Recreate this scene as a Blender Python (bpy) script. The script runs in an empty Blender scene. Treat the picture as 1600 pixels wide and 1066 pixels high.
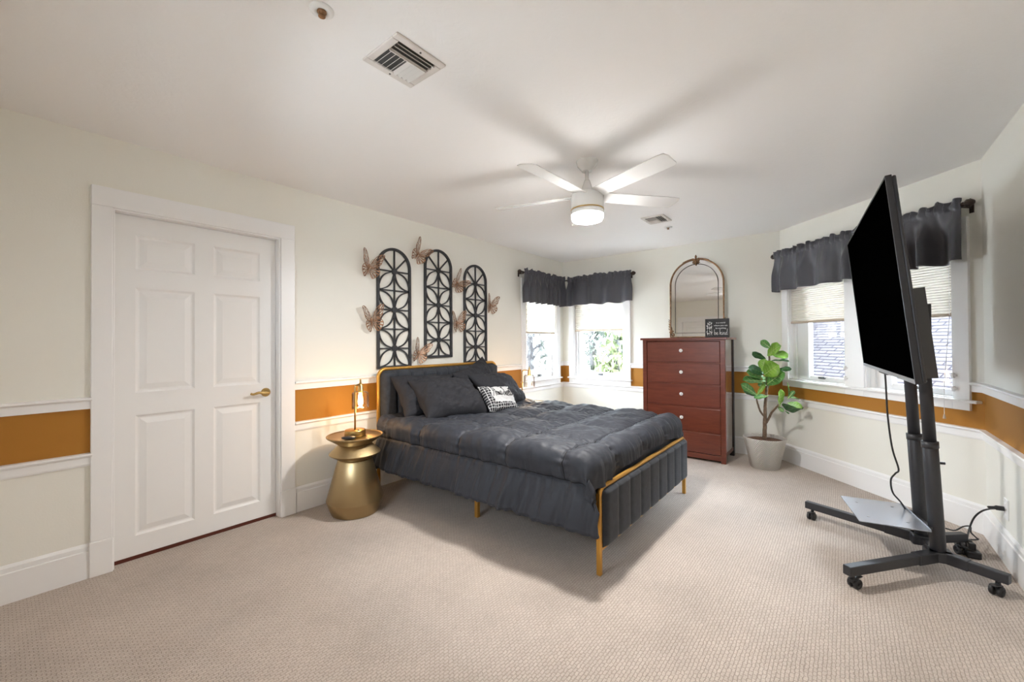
import bpy, bmesh, math, random
from math import sin, cos, pi, radians, atan2, sqrt, exp
from mathutils import Vector, Matrix, Euler, noise

S = bpy.context.scene
COL = S.collection
random.seed(7)

# ------------------------------------------------------------------ camera
YL, XB, Y2, X3, YR, H = 3.227, 5.243, .516, 4.01, -.714, 2.44
XR0 = -.15                                      # rear wall
F_PX, TH, PITCH, ROLL, HC = 646.54, .67472, .00916, -.00642, 1.2684
fw = Vector((cos(TH)*cos(PITCH), sin(TH)*cos(PITCH), sin(PITCH)))
rt = Vector((sin(TH), -cos(TH), 0)); up = rt.cross(fw)
rt, up = rt*cos(ROLL)+up*sin(ROLL), up*cos(ROLL)-rt*sin(ROLL)
cam_d = bpy.data.cameras.new('camera'); cam = bpy.data.objects.new('camera', cam_d); COL.objects.link(cam)
m = Matrix((rt, up, -fw)).transposed().to_4x4(); m.translation = (0, 0, HC)
cam.matrix_world = m
cam_d.sensor_fit = 'HORIZONTAL'; cam_d.sensor_width = 36; cam_d.lens = 36*F_PX/1600
cam_d.shift_y = -4.46/1600; cam_d.clip_start = .05
S.camera = cam

# ------------------------------------------------------------------ world, exposure
w = bpy.data.worlds.new('world'); S.world = w; w.use_nodes = True
bg = w.node_tree.nodes['Background']; bg.inputs[0].default_value = (.74, .87, 1, 1); bg.inputs[1].default_value = 16.0
sun_d = bpy.data.lights.new('sun', 'SUN'); sun_d.energy = 105; sun_d.angle = radians(3); sun_d.color = (.95, .97, 1)
sun = bpy.data.objects.new('sun', sun_d); COL.objects.link(sun); sun.rotation_euler = (0, 0, 0)   # straight overhead: only reaches the garden and roofs
S.view_settings.view_transform = 'Standard'; S.view_settings.look = 'None'
S.view_settings.gamma = 1; S.view_settings.use_curve_mapping = False
S.view_settings.exposure = 1.58
S.cycles.use_denoising = True
S.cycles.max_bounces = 10; S.cycles.diffuse_bounces = 6; S.cycles.transparent_max_bounces = 16
S.cycles.sample_clamp_indirect = 6
S.cycles.blur_glossy = .5

# ------------------------------------------------------------------ materials
def mat(name, col, rough=.6, metal=0, bump=0, bscale=50, sheen=0, coat=0, spec=.5, var=0, vscale=8, aniso=0, tex=None):
    M = bpy.data.materials.new(name); M.use_nodes = True
    nt = M.node_tree; b = nt.nodes['Principled BSDF']
    b.inputs['Base Color'].default_value = (*col, 1); b.inputs['Roughness'].default_value = rough
    b.inputs['Metallic'].default_value = metal; b.inputs['Specular IOR Level'].default_value = spec
    if coat: b.inputs['Coat Weight'].default_value = coat; b.inputs['Coat Roughness'].default_value = .08
    if sheen: b.inputs['Sheen Weight'].default_value = sheen; b.inputs['Sheen Roughness'].default_value = .4
    tc = nt.nodes.new('ShaderNodeTexCoord')
    if bump:
        n = nt.nodes.new('ShaderNodeTexNoise'); n.inputs['Scale'].default_value = bscale; n.inputs['Detail'].default_value = 4
        bp = nt.nodes.new('ShaderNodeBump'); bp.inputs['Strength'].default_value = bump; bp.inputs['Distance'].default_value = .01
        nt.links.new(tc.outputs['Object'], n.inputs['Vector']); nt.links.new(n.outputs['Fac'], bp.inputs['Height'])
        nt.links.new(bp.outputs[0], b.inputs['Normal'])
    if var:
        n = nt.nodes.new('ShaderNodeTexNoise'); n.inputs['Scale'].default_value = vscale; n.inputs['Detail'].default_value = 5
        r = nt.nodes.new('ShaderNodeValToRGB')
        r.color_ramp.elements[0].color = (*[c*(1-var) for c in col], 1); r.color_ramp.elements[1].color = (*[min(1, c*(1+var)) for c in col], 1)
        r.color_ramp.elements[0].position = .3; r.color_ramp.elements[1].position = .7
        nt.links.new(tc.outputs['Object'], n.inputs['Vector']); nt.links.new(n.outputs['Fac'], r.inputs[0]); nt.links.new(r.outputs[0], b.inputs['Base Color'])
    return M
def N(M, t): return M.node_tree.nodes.new(t)
def LK(M, a, b): M.node_tree.links.new(a, b)
def BS(M): return M.node_tree.nodes['Principled BSDF']
def math_node(M, op, a, b=None):
    n = N(M, 'ShaderNodeMath'); n.operation = op
    for i, v in enumerate((a, b)):
        if v is None: continue
        if isinstance(v, (int, float)): n.inputs[i].default_value = v
        else: LK(M, v, n.inputs[i])
    return n.outputs[0]

# wall paint: cream with an ochre painted band between the two rails
def wall_paint():
    M = mat('wall_paint', (.86, .845, .775), .75, bump=.05, bscale=120)
    g = N(M, 'ShaderNodeNewGeometry'); s = N(M, 'ShaderNodeSeparateXYZ'); LK(M, g.outputs['Position'], s.inputs[0])
    a = math_node(M, 'GREATER_THAN', s.outputs[2], .66); b = math_node(M, 'LESS_THAN', s.outputs[2], .945)
    f = math_node(M, 'MULTIPLY', a, b)
    mx = N(M, 'ShaderNodeMix'); mx.data_type = 'RGBA'
    LK(M, f, mx.inputs[0]); mx.inputs[6].default_value = (.86, .845, .775, 1); mx.inputs[7].default_value = (.40, .17, .016, 1)
    LK(M, mx.outputs[2], BS(M).inputs['Base Color'])
    return M
M_wall = wall_paint()
M_trim = mat('white_trim_paint', (.90, .895, .89), .35)
M_door = mat('white_door_paint', (.88, .875, .865), .4)
M_ceil = mat('white_ceiling_texture', (.92, .905, .895), .85)
def ceil_tex(M):
    tc = N(M, 'ShaderNodeTexCoord')
    v = N(M, 'ShaderNodeTexNoise'); v.inputs['Scale'].default_value = 14; v.inputs['Detail'].default_value = 8; v.inputs['Distortion'].default_value = 2.5
    LK(M, tc.outputs['Object'], v.inputs['Vector'])
    r = N(M, 'ShaderNodeValToRGB'); r.color_ramp.elements[0].position = .45; r.color_ramp.elements[1].position = .6
    LK(M, v.outputs['Fac'], r.inputs[0])
    b = N(M, 'ShaderNodeBump'); b.inputs['Strength'].default_value = .10; b.inputs['Distance'].default_value = .004
    LK(M, r.outputs[0], b.inputs['Height']); LK(M, b.outputs[0], BS(M).inputs['Normal'])
ceil_tex(M_ceil)
def carpet():
    M = mat('beige_loop_carpet', (.55, .43, .33), .95, sheen=.15)
    tc = N(M, 'ShaderNodeTexCoord'); mp = N(M, 'ShaderNodeMapping'); LK(M, tc.outputs['Object'], mp.inputs[0])
    br = N(M, 'ShaderNodeTexBrick'); br.inputs['Scale'].default_value = 1
    br.inputs['Brick Width'].default_value = .024; br.inputs['Row Height'].default_value = .0135
    br.inputs['Mortar Size'].default_value = .0026; br.inputs['Mortar Smooth'].default_value = .9; br.offset = .5
    br.inputs['Color1'].default_value = (.56, .48, .415, 1); br.inputs['Color2'].default_value = (.505, .43, .368, 1); br.inputs['Mortar'].default_value = (.37, .305, .255, 1)
    nd = N(M, 'ShaderNodeTexNoise'); nd.inputs['Scale'].default_value = 60; LK(M, tc.outputs['Object'], nd.inputs[0])
    md = N(M, 'ShaderNodeMix'); md.data_type = 'VECTOR'; md.inputs[0].default_value = .012; LK(M, mp.outputs[0], md.inputs[4]); LK(M, nd.outputs['Color'], md.inputs[5])
    LK(M, md.outputs[1], br.inputs[0])
    n = N(M, 'ShaderNodeTexNoise'); n.inputs['Scale'].default_value = 2.2; n.inputs['Detail'].default_value = 6; LK(M, tc.outputs['Object'], n.inputs[0])
    n2 = N(M, 'ShaderNodeTexNoise'); n2.inputs['Scale'].default_value = 260; LK(M, tc.outputs['Object'], n2.inputs[0])
    mx = N(M, 'ShaderNodeMix'); mx.data_type = 'RGBA'; mx.blend_type = 'MULTIPLY'; mx.inputs[0].default_value = 1
    r = N(M, 'ShaderNodeMapRange'); r.inputs[1].default_value = .3; r.inputs[2].default_value = .7; r.inputs[3].default_value = .88; r.inputs[4].default_value = 1.08
    LK(M, n.outputs[0], r.inputs[0])
    r2 = N(M, 'ShaderNodeMapRange'); r2.inputs[1].default_value = .3; r2.inputs[2].default_value = .7; r2.inputs[3].default_value = .8; r2.inputs[4].default_value = 1.15
    LK(M, n2.outputs[0], r2.inputs[0])
    k = math_node(M, 'MULTIPLY', r.outputs[0], r2.outputs[0])
    LK(M, br.outputs['Color'], mx.inputs[6]); LK(M, k, mx.inputs[7]); LK(M, mx.outputs[2], BS(M).inputs['Base Color'])
    b = N(M, 'ShaderNodeBump'); b.inputs['Strength'].default_value = .5; b.inputs['Distance'].default_value = .004; b.invert = True
    LK(M, br.outputs['Fac'], b.inputs['Height']); LK(M, b.outputs[0], BS(M).inputs['Normal'])
    return M
M_carpet = carpet()
M_ochre_wood = mat('dark_red_threshold_wood', (.10, .02, .01), .4)
M_brass = mat('brushed_brass', (.55, .37, .14), .28, 1)
M_table = mat('brushed_antique_brass', (.42, .31, .165), .30, 1)
def brushed(M, scale=(2, 2, 220)):
    tc = N(M, 'ShaderNodeTexCoord'); mp = N(M, 'ShaderNodeMapping'); mp.inputs['Scale'].default_value = scale
    n = N(M, 'ShaderNodeTexNoise'); n.inputs['Scale'].default_value = 6; n.inputs['Detail'].default_value = 3
    LK(M, tc.outputs['Object'], mp.inputs[0]); LK(M, mp.outputs[0], n.inputs[0])
    r = N(M, 'ShaderNodeMapRange'); r.inputs[3].default_value = .24; r.inputs[4].default_value = .42
    LK(M, n.outputs[0], r.inputs[0]); LK(M, r.outputs[0], BS(M).inputs['Roughness'])
    b = N(M, 'ShaderNodeBump'); b.inputs['Strength'].default_value = .06; b.inputs['Distance'].default_value = .002
    LK(M, n.outputs[0], b.inputs['Height']); LK(M, b.outputs[0], BS(M).inputs['Normal'])
brushed(M_table)
BS(M_table).inputs['Anisotropic'].default_value = .75
tg = N(M_table, 'ShaderNodeTangent'); tg.direction_type = 'RADIAL'; tg.axis = 'Z'; LK(M_table, tg.outputs[0], BS(M_table).inputs['Tangent'])
M_gold = mat('gold_painted_metal', (.62, .33, .07), .38, .75)
M_velvet = mat('charcoal_velvet', (.027, .031, .040), .8, sheen=.12, bump=.15, bscale=300, var=.22, vscale=30)
M_duvet = mat('charcoal_microfiber', (.029, .032, .042), .6, spec=.4, sheen=.03, bump=.10, bscale=70)
M_pillow = mat('charcoal_pillow_cotton', (.032, .032, .037), .85, spec=.2, bump=.12, bscale=60)
M_sheet = mat('slate_blue_sheet', (.045, .055, .08), .75, sheen=.2, bump=.2, bscale=40)
M_iron = mat('charcoal_painted_wood', (.034, .036, .041), .6, bump=.2, bscale=80, var=.25, vscale=30)
M_val = mat('charcoal_valance_satin', (.056, .056, .068), .42, sheen=.2, bump=.2, bscale=400)
M_rod = mat('dark_bronze', (.045, .03, .024), .4, .6)
M_black = mat('black_powder_coat', (.030, .030, .034), .42, .1)
M_arm = mat('grey_powder_coat', (.075, .075, .08), .45, .2)
M_screen = mat('black_tv_screen', (.0004, .0004, .0004), .9, spec=0)
M_blackplastic = mat('black_plastic', (.018, .018, .02), .4)
M_silver = mat('silver_bezel', (.55, .55, .58), .3, .9)
M_shelf = mat('grey_glossy_steel_shelf', (.34, .36, .40), .25, .5, coat=.3)
M_chrome = mat('chrome', (.6, .6, .62), .18, 1)
M_white_plastic = mat('white_plastic', (.82, .82, .81), .35)
M_fan = mat('gloss_white_fan', (.80, .80, .79), .22, coat=.4)
M_grey = mat('vent_grey_inside', (.09, .09, .085), .8)
M_vent = mat('vent_white_metal', (.68, .64, .60), .45)
M_soil = mat('brown_mulch', (.16, .08, .045), .95, bump=1, bscale=60, var=.5, vscale=60)
M_bark = mat('brown_bark', (.17, .115, .075), .85, bump=.6, bscale=70, var=.4, vscale=40)
M_copper = mat('rose_copper_lace', (.33, .19, .115), .45, .5, var=.6, vscale=70)
M_antique = mat('antique_bronze_gilt', (.25, .14, .07), .42, .7, var=.45, vscale=40)
M_darkline = mat('dark_pewter_line', (.11, .10, .09), .4, .5)
M_mirror = mat('mirror_glass', (.80, .80, .79), .02, 1)
M_white_letters = mat('white_letters', (.85, .85, .84), .6)
M_black_board = mat('black_chalk_board', (.018, .018, .02), .6)
def wood():
    M = mat('cherry_stained_wood', (.17, .036, .018), .32, coat=.25)
    tc = N(M, 'ShaderNodeTexCoord'); mp = N(M, 'ShaderNodeMapping'); mp.inputs['Scale'].default_value = (3, 1.2, 9)
    n = N(M, 'ShaderNodeTexNoise'); n.inputs['Scale'].default_value = 4; n.inputs['Detail'].default_value = 8; n.inputs['Distortion'].default_value = .8
    LK(M, tc.outputs['Object'], mp.inputs[0]); LK(M, mp.outputs[0], n.inputs[0])
    r = N(M, 'ShaderNodeValToRGB'); e = r.color_ramp.elements
    e[0].position = .25; e[0].color = (.115, .024, .012, 1); e[1].position = .8; e[1].color = (.19, .046, .022, 1)
    LK(M, n.outputs[0], r.inputs[0]); LK(M, r.outputs[0], BS(M).inputs['Base Color'])
    return M
M_wood = wood()
M_wood_side = mat('dark_glossy_cherry_side', (.11, .045, .03), .12, coat=1, spec=.8)
def glass(name, k=.06, tint=(1, 1, 1)):
    M = bpy.data.materials.new(name); M.use_nodes = True; nt = M.node_tree; nt.nodes.clear()
    o = nt.nodes.new('ShaderNodeOutputMaterial'); t = nt.nodes.new('ShaderNodeBsdfTransparent'); g = nt.nodes.new('ShaderNodeBsdfGlossy')
    t.inputs[0].default_value = (*tint, 1); g.inputs['Roughness'].default_value = .02
    lw = nt.nodes.new('ShaderNodeLayerWeight'); lw.inputs[0].default_value = .25
    mr = nt.nodes.new('ShaderNodeMapRange'); mr.inputs[3].default_value = k; mr.inputs[4].default_value = .8
    mx = nt.nodes.new('ShaderNodeMixShader')
    nt.links.new(lw.outputs['Fresnel'], mr.inputs[0]); nt.links.new(mr.outputs[0], mx.inputs[0])
    nt.links.new(t.outputs[0], mx.inputs[1]); nt.links.new(g.outputs[0], mx.inputs[2]); nt.links.new(mx.outputs[0], o.inputs[0])
    return M
M_pane = glass('window_glass', .02); M_lampglass = glass('clear_lamp_glass', .05, (1, .97, .93))
def emit(name, col, k):
    M = bpy.data.materials.new(name); M.use_nodes = True; nt = M.node_tree; nt.nodes.clear()
    o = nt.nodes.new('ShaderNodeOutputMaterial'); e = nt.nodes.new('ShaderNodeEmission'); e.inputs[0].default_value = (*col, 1); e.inputs[1].default_value = k
    nt.links.new(e.outputs[0], o.inputs[0]); return M
M_bulb = emit('glowing_filament_bulb', (1, .66, .3), 9)
M_lens = emit('glowing_fan_diffuser', (1, .97, .93), 26)
def shade_mat():
    M = bpy.data.materials.new('cream_cellular_fabric'); M.use_nodes = True; nt = M.node_tree; nt.nodes.clear()
    o = nt.nodes.new('ShaderNodeOutputMaterial'); d = nt.nodes.new('ShaderNodeBsdfDiffuse'); t = nt.nodes.new('ShaderNodeBsdfTranslucent')
    d.inputs[0].default_value = (.86, .83, .77, 1); t.inputs[0].default_value = (.95, .88, .78, 1)
    mx = nt.nodes.new('ShaderNodeMixShader'); mx.inputs[0].default_value = .075
    nt.links.new(d.outputs[0], mx.inputs[1]); nt.links.new(t.outputs[0], mx.inputs[2]); nt.links.new(mx.outputs[0], o.inputs[0])
    return M
M_shade = shade_mat(); M_shade_rail = mat('tan_shade_rail', (.52, .42, .32), .5)
def pot_mat():
    M = mat('white_woven_ceramic', (.74, .68, .60), .6)
    tc = N(M, 'ShaderNodeTexCoord'); s = N(M, 'ShaderNodeSeparateXYZ'); LK(M, tc.outputs['Object'], s.inputs[0])
    ang = math_node(M, 'ARCTAN2', s.outputs[1], s.outputs[0])
    tri = math_node(M, 'PINGPONG', math_node(M, 'MULTIPLY', ang, 2.55), 1.0)
    ph = math_node(M, 'ADD', math_node(M, 'MULTIPLY', s.outputs[2], 330), math_node(M, 'MULTIPLY', tri, 26))
    wv = math_node(M, 'SINE', ph)
    b = N(M, 'ShaderNodeBump'); b.inputs['Strength'].default_value = .9; b.inputs['Distance'].default_value = .008
    LK(M, wv, b.inputs['Height']); LK(M, b.outputs[0], BS(M).inputs['Normal'])
    r = N(M, 'ShaderNodeMapRange'); r.inputs[1].default_value = -1; r.inputs[2].default_value = 0
    mx = N(M, 'ShaderNodeMix'); mx.data_type = 'RGBA'; mx.inputs[6].default_value = (.70, .62, .53, 1); mx.inputs[7].default_value = (.88, .85, .80, 1)
    LK(M, wv, r.inputs[0]); LK(M, r.outputs[0], mx.inputs[0]); LK(M, mx.outputs[2], BS(M).inputs['Base Color'])
    return M
M_pot = pot_mat()
def leaf_mat(name, c, v):
    M = mat(name, c, .38, bump=.25, bscale=45)
    tc = N(M, 'ShaderNodeTexCoord')
    n = N(M, 'ShaderNodeTexNoise'); n.inputs['Scale'].default_value = 14; LK(M, tc.outputs['Object'], n.inputs[0])
    r = N(M, 'ShaderNodeValToRGB'); e = r.color_ramp.elements; e[0].position = .35; e[1].position = .65
    e[0].color = (*[x*.75 for x in c], 1); e[1].color = (*v, 1)
    LK(M, n.outputs[0], r.inputs[0]); LK(M, r.outputs[0], BS(M).inputs['Base Color'])
    BS(M).inputs['Subsurface Weight'].default_value = 0
    return M
M_leaf = leaf_mat('fresh_green_leaf', (.17, .36, .035), (.24, .46, .06))
M_leaf2 = leaf_mat('mid_green_leaf', (.07, .22, .045), (.12, .30, .07))
M_leaf3 = leaf_mat('dark_green_leaf', (.026, .10, .035), (.05, .15, .055))
M_vein = mat('pale_leaf_vein', (.42, .52, .22), .5)
def check_mat():      # black cloth woven with a white grid and a white label panel, in the cushion's own coordinates
    M = mat('black_white_check_cloth', (.03, .03, .033), .85, bump=.3, bscale=200)
    tc = N(M, 'ShaderNodeTexCoord'); s = N(M, 'ShaderNodeSeparateXYZ'); LK(M, tc.outputs['Object'], s.inputs[0])
    def lines(o):
        f = math_node(M, 'FRACT', math_node(M, 'MULTIPLY', math_node(M, 'ADD', o, 5), 1/.026)); return math_node(M, 'LESS_THAN', f, .16)
    g = math_node(M, 'MAXIMUM', lines(s.outputs[0]), lines(s.outputs[2]))
    a = math_node(M, 'GREATER_THAN', s.outputs[0], -.115); b = math_node(M, 'GREATER_THAN', s.outputs[2], -.065)
    f = math_node(M, 'LESS_THAN', s.outputs[1], .005)
    lab = math_node(M, 'MULTIPLY', math_node(M, 'MULTIPLY', a, b), f)
    mx = N(M, 'ShaderNodeMix'); mx.data_type = 'RGBA'; mx.inputs[6].default_value = (.022, .022, .026, 1); mx.inputs[7].default_value = (.62, .62, .62, 1)
    LK(M, math_node(M, 'MAXIMUM', g, lab), mx.inputs[0]); LK(M, mx.outputs[2], BS(M).inputs['Base Color'])
    return M
M_check = check_mat()
M_ink = mat('black_letters_and_crease_shade', (.006, .006, .007), .9)  # for the cushion lettering and the painted crease shade on the comforter
def shingle_mat():
    M = mat('grey_shingles', (.3, .3, .32), .9)
    tc = N(M, 'ShaderNodeTexCoord'); br = N(M, 'ShaderNodeTexBrick')
    br.inputs['Scale'].default_value = 1; br.inputs['Brick Width'].default_value = .3; br.inputs['Row Height'].default_value = .075; br.inputs['Mortar Size'].default_value = .012
    br.inputs['Mortar Smooth'].default_value = .3; br.offset = .37
    br.inputs['Color1'].default_value = (.0125, .0125, .0135, 1); br.inputs['Color2'].default_value = (.0095, .0095, .0105, 1); br.inputs['Mortar'].default_value = (.004, .004, .005, 1)
    n = N(M, 'ShaderNodeTexNoise'); n.inputs['Scale'].default_value = 5
    LK(M, tc.outputs['Object'], n.inputs[0])
    mv = N(M, 'ShaderNodeMix'); mv.data_type = 'VECTOR'; mv.inputs[0].default_value = .02
    LK(M, tc.outputs['Object'], mv.inputs[4]); LK(M, n.outputs['Color'], mv.inputs[5])
    LK(M, mv.outputs[1], br.inputs[0]); LK(M, br.outputs['Color'], BS(M).inputs['Base Color'])
    return M
M_shingle = shingle_mat(); BS(M_shingle).inputs['Specular IOR Level'].default_value = 0
M_lawn = mat('pale_dry_ground', (.58, .58, .57), .95, var=.1, vscale=.4)
M_foliage = mat('garden_foliage', (.014, .021, .014), .8, var=.5, vscale=6)
M_foliage2 = mat('light_garden_foliage', (.030, .042, .010), .8, var=.4, vscale=6)
M_trunk = mat('grey_tree_trunk', (.02, .019, .018), .9, bump=.6, bscale=20, var=.4, vscale=12)

# ------------------------------------------------------------------ mesh helpers
def new(name, bm, m, parent=None, smooth=False, bev=0, seg=2, solid=0, sub=0, mx=None, ang=40):
    me = bpy.data.meshes.new(name); bmesh.ops.recalc_face_normals(bm, faces=bm.faces) if not solid else None
    bm.to_mesh(me); bm.free()
    o = bpy.data.objects.new(name, me); COL.objects.link(o)
    for k in (m if isinstance(m, (list, tuple)) else [m]): me.materials.append(k)
    if parent: o.parent = parent
    if mx is not None: o.matrix_world = mx
    if smooth:
        for p in me.polygons: p.use_smooth = True
    if solid:
        md = o.modifiers.new('s', 'SOLIDIFY'); md.thickness = solid; md.offset = 0
    if bev:
        md = o.modifiers.new('b', 'BEVEL'); md.width = bev; md.segments = seg; md.limit_method = 'ANGLE'; md.angle_limit = radians(ang)
        md.harden_normals = False
    if sub:
        md = o.modifiers.new('u', 'SUBSURF'); md.levels = sub; md.render_levels = sub
    return o
def B(): return bmesh.new()
def box(bm, x0, x1, y0, y1, z0, z1, M=None):
    mm = Matrix.Translation(((x0+x1)/2, (y0+y1)/2, (z0+z1)/2)) @ Matrix.Diagonal((abs(x1-x0), abs(y1-y0), abs(z1-z0), 1))
    if M is not None: mm = M @ mm
    bmesh.ops.create_cube(bm, size=1, matrix=mm); return bm
def tube(bm, pts, r, n=10, closed=False, caps=True):
    pts = [Vector(p) for p in pts]; L = len(pts)
    rs = r if isinstance(r, (list, tuple)) else [r]*L
    T = []
    for i in range(L):
        a = pts[(i-1) % L] if (closed or i > 0) else pts[i]; b = pts[(i+1) % L] if (closed or i < L-1) else pts[i]
        T.append((b-a).normalized())
    u = T[0].orthogonal().normalized(); rings = []
    for i in range(L):
        if i: u = (T[i-1].rotation_difference(T[i]) @ u); u = (u - T[i]*u.dot(T[i])).normalized()
        v = T[i].cross(u)
        rings.append([bm.verts.new(pts[i]+(u*cos(2*pi*k/n)+v*sin(2*pi*k/n))*rs[i]) for k in range(n)])
    for i in range(L if closed else L-1):
        a, b = rings[i], rings[(i+1) % L]
        for k in range(n): bm.faces.new((a[k], a[(k+1) % n], b[(k+1) % n], b[k]))
    if caps and not closed:
        bm.faces.new(rings[0][::-1]); bm.faces.new(rings[-1])
    return bm
def lathe(bm, prof, n=40, c=(0, 0, 0), M=None):
    rings = []
    for r, z in prof:
        if r < 1e-6: rings.append([bm.verts.new(Vector(c)+Vector((0, 0, z)))])
        else: rings.append([bm.verts.new(Vector(c)+Vector((r*cos(2*pi*k/n), r*sin(2*pi*k/n), z))) for k in range(n)])
    nv = [v for q in rings for v in q]
    for a, b in zip(rings, rings[1:]):
        for k in range(n):
            q = [a[k % len(a)], a[(k+1) % len(a)], b[(k+1) % len(b)], b[k % len(b)]]
            u = []
            for x in q:
                if x not in u: u.append(x)
            if len(u) > 2: bm.faces.new(u)
    if len(rings[0]) > 1: bm.faces.new(rings[0][::-1])
    if len(rings[-1]) > 1: bm.faces.new(rings[-1])
    if M is not None: bmesh.ops.transform(bm, matrix=M, verts=nv)
    return bm
def sheet(bm, fn, nu, nv, closed_u=False):
    g = [[bm.verts.new(fn(i/nu, j/nv)) for j in range(nv+1)] for i in range(nu if closed_u else nu+1)]
    for i in range(nu):
        for j in range(nv):
            bm.faces.new((g[i][j], g[(i+1) % len(g)][j], g[(i+1) % len(g)][j+1], g[i][j+1]))
    return g
def prism(bm, poly, fn0, fn1):
    a = [bm.verts.new(fn0(*p)) for p in poly]; b = [bm.verts.new(fn1(*p)) for p in poly]
    n = len(poly)
    bm.faces.new(a[::-1]); bm.faces.new(b)
    for i in range(n): bm.faces.new((a[i], a[(i+1) % n], b[(i+1) % n], b[i]))
    return bm
def empty(name, loc=(0, 0, 0), rz=0, mx=None):
    o = bpy.data.objects.new(name, None); COL.objects.link(o); o.empty_display_size = .1
    o.location = loc; o.rotation_euler = (0, 0, rz)
    if mx is not None: o.matrix_world = mx
    return o
def tag(o, label, cat, group=None, kind=None):
    o['label'] = label; o['category'] = cat
    if group: o['group'] = group
    if kind: o['kind'] = kind
    return o
def struct(o, label=None):
    o['kind'] = 'structure'
    return o
def copy_tree(o, parent=None):
    c = o.copy(); COL.objects.link(c)
    if parent is not None: c.parent = parent
    for ch in list(o.children): copy_tree(ch, c)
    return c
def spline(pts, k=6, closed=False):
    P = [Vector(p) for p in pts]; n = len(P); out = []
    for i in range(n if closed else n-1):
        p0 = P[(i-1) % n] if (closed or i) else P[i]; p1 = P[i]; p2 = P[(i+1) % n]; p3 = P[(i+2) % n] if (closed or i < n-2) else p2
        for j in range(k):
            t = j/k
            out.append(.5*((2*p1)+(p2-p0)*t+(2*p0-5*p1+4*p2-p3)*t*t+(3*p1-p0-3*p2+p3)*t**3))
    if not closed: out.append(P[-1])
    return out
def text_mesh(body, size, depth):
    cu = bpy.data.curves.new('t', 'FONT'); cu.body = body; cu.size = size; cu.extrude = depth; cu.align_x = 'CENTER'; cu.align_y = 'CENTER'; cu.resolution_u = 3
    o = bpy.data.objects.new('t', cu); COL.objects.link(o)
    bpy.context.view_layer.update()
    me = bpy.data.meshes.new_from_object(o.evaluated_get(bpy.context.evaluated_depsgraph_get()))
    bpy.data.objects.remove(o); bpy.data.curves.remove(cu)
    return me

# wall frames: local x runs left to right as seen from inside, y outward, z up
def frame(ox, oy, a): return Matrix.Translation((ox, oy, 0)) @ Matrix.Rotation(a, 4, 'Z')
CL = sqrt((XB-X3)**2+(Y2-YR)**2)
FL = frame(0, YL, 0); FB = frame(XB, YL, -pi/2); FC = frame(XB, Y2, atan2(YR-Y2, X3-XB)); FR = frame(X3, YR, pi); FZ = frame(XR0, YR, pi/2)
LB, LR, LZ = YL-Y2, X3-XR0, YL-YR

# ------------------------------------------------------------------ shell
def wall(name, fr, s0, s1, holes, T=.13):
    xs = sorted({s0, s1, *[h[0] for h in holes], *[h[1] for h in holes]}); zs = sorted({0, H, *[h[2] for h in holes], *[h[3] for h in holes]})
    bm = B()
    for i in range(len(xs)-1):
        for j in range(len(zs)-1):
            cx, cz = (xs[i]+xs[i+1])/2, (zs[j]+zs[j+1])/2
            if any(h[0] < cx < h[1] and h[2] < cz < h[3] for h in holes): continue
            box(bm, xs[i], xs[i+1], 0, T, zs[j], zs[j+1])
    bmesh.ops.remove_doubles(bm, verts=bm.verts, dist=1e-4)
    dup = {}
    for f in bm.faces: dup.setdefault(tuple(round(c, 4) for c in f.calc_center_median()), []).append(f)
    bmesh.ops.delete(bm, geom=[f for q in dup.values() if len(q) > 1 for f in q], context='FACES')
    return struct(new(name, bm, M_wall, mx=fr))
WL = (4.30, 5.045, .76, 2.0); WB = (.184, .936, .76, 2.0); W1 = (.112, .762, .86, 2.0); W2 = (.938, 1.576, .86, 2.0)
DOOR = (.42, 1.302, 0, 2.035)
wall('wall_left', FL, XR0-.13, XB+.13, [WL, DOOR])
wall('wall_back', FB, 0, LB+.05, [WB])
wall('wall_bay', FC, -.0, CL+.05, [W1, W2])
wall('wall_right', FR, 0, LR, [])
W_FILL = (1.95, 2.60, 1.15, 1.62)  # opening for the added window behind the camera
wall('wall_rear', FZ, -.13, LZ, [(2.93, 3.75, 0, 1.94), W_FILL])
struct(new('light_block_hall', box(B(), .30, 1.42, .125, .16, -.04, 2.15), M_wall, mx=FL)); struct(new('light_block_closet', box(B(), 2.80, 3.90, .125, .16, -.04, 2.15), M_wall, mx=FZ))  # unseen slabs added behind both doors to stop daylight leaking through the gaps
foot = [(XR0-.3, YL+.14), (XB+.14, YL+.14), (XB+.14, Y2-.06), (X3+.05, YR-.14), (XR0-.3, YR-.14)]
struct(new('floor', prism(B(), foot, lambda x, y: (x, y, -.05), lambda x, y: (x, y, 0)), M_carpet))
struct(new('ceiling', prism(B(), foot, lambda x, y: (x, y, H), lambda x, y: (x, y, H+.05)), M_ceil))

P_base = [(0, 0), (-.018, 0), (-.018, .146), (-.012, .150), (-.012, .172), (-.004, .186), (0, .186)]
P_top = [(0, .918), (-.013, .918), (-.013, .960), (-.026, .964), (-.032, .970), (-.030, .979), (0, .981)]
P_low = [(0, .608), (-.008, .608), (-.010, .618), (-.013, .618), (-.013, .655), (-.024, .659), (-.030, .667), (-.028, .676), (0, .678)]
def run(name, fr, s0, s1, prof):
    return struct(new(name, prism(B(), prof, lambda o, z: (s0, o, z), lambda o, z: (s1, o, z)), M_trim, mx=fr))
tn = [0]
def rail(fr, s0, s1, prof):
    tn[0] += 1; return run('trim_%d' % tn[0], fr, s0, s1, prof)
for pf in (P_top, P_low):
    rail(FL, XR0, .333, pf)
rail(FL, 1.408, 4.213, P_top); rail(FL, 1.408, XB, P_low); rail(FL, 5.137, XB, P_top)
rail(FB, .0, .108, P_top); rail(FB, 1.041, LB, P_top); rail(FB, 0, LB, P_low)
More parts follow.
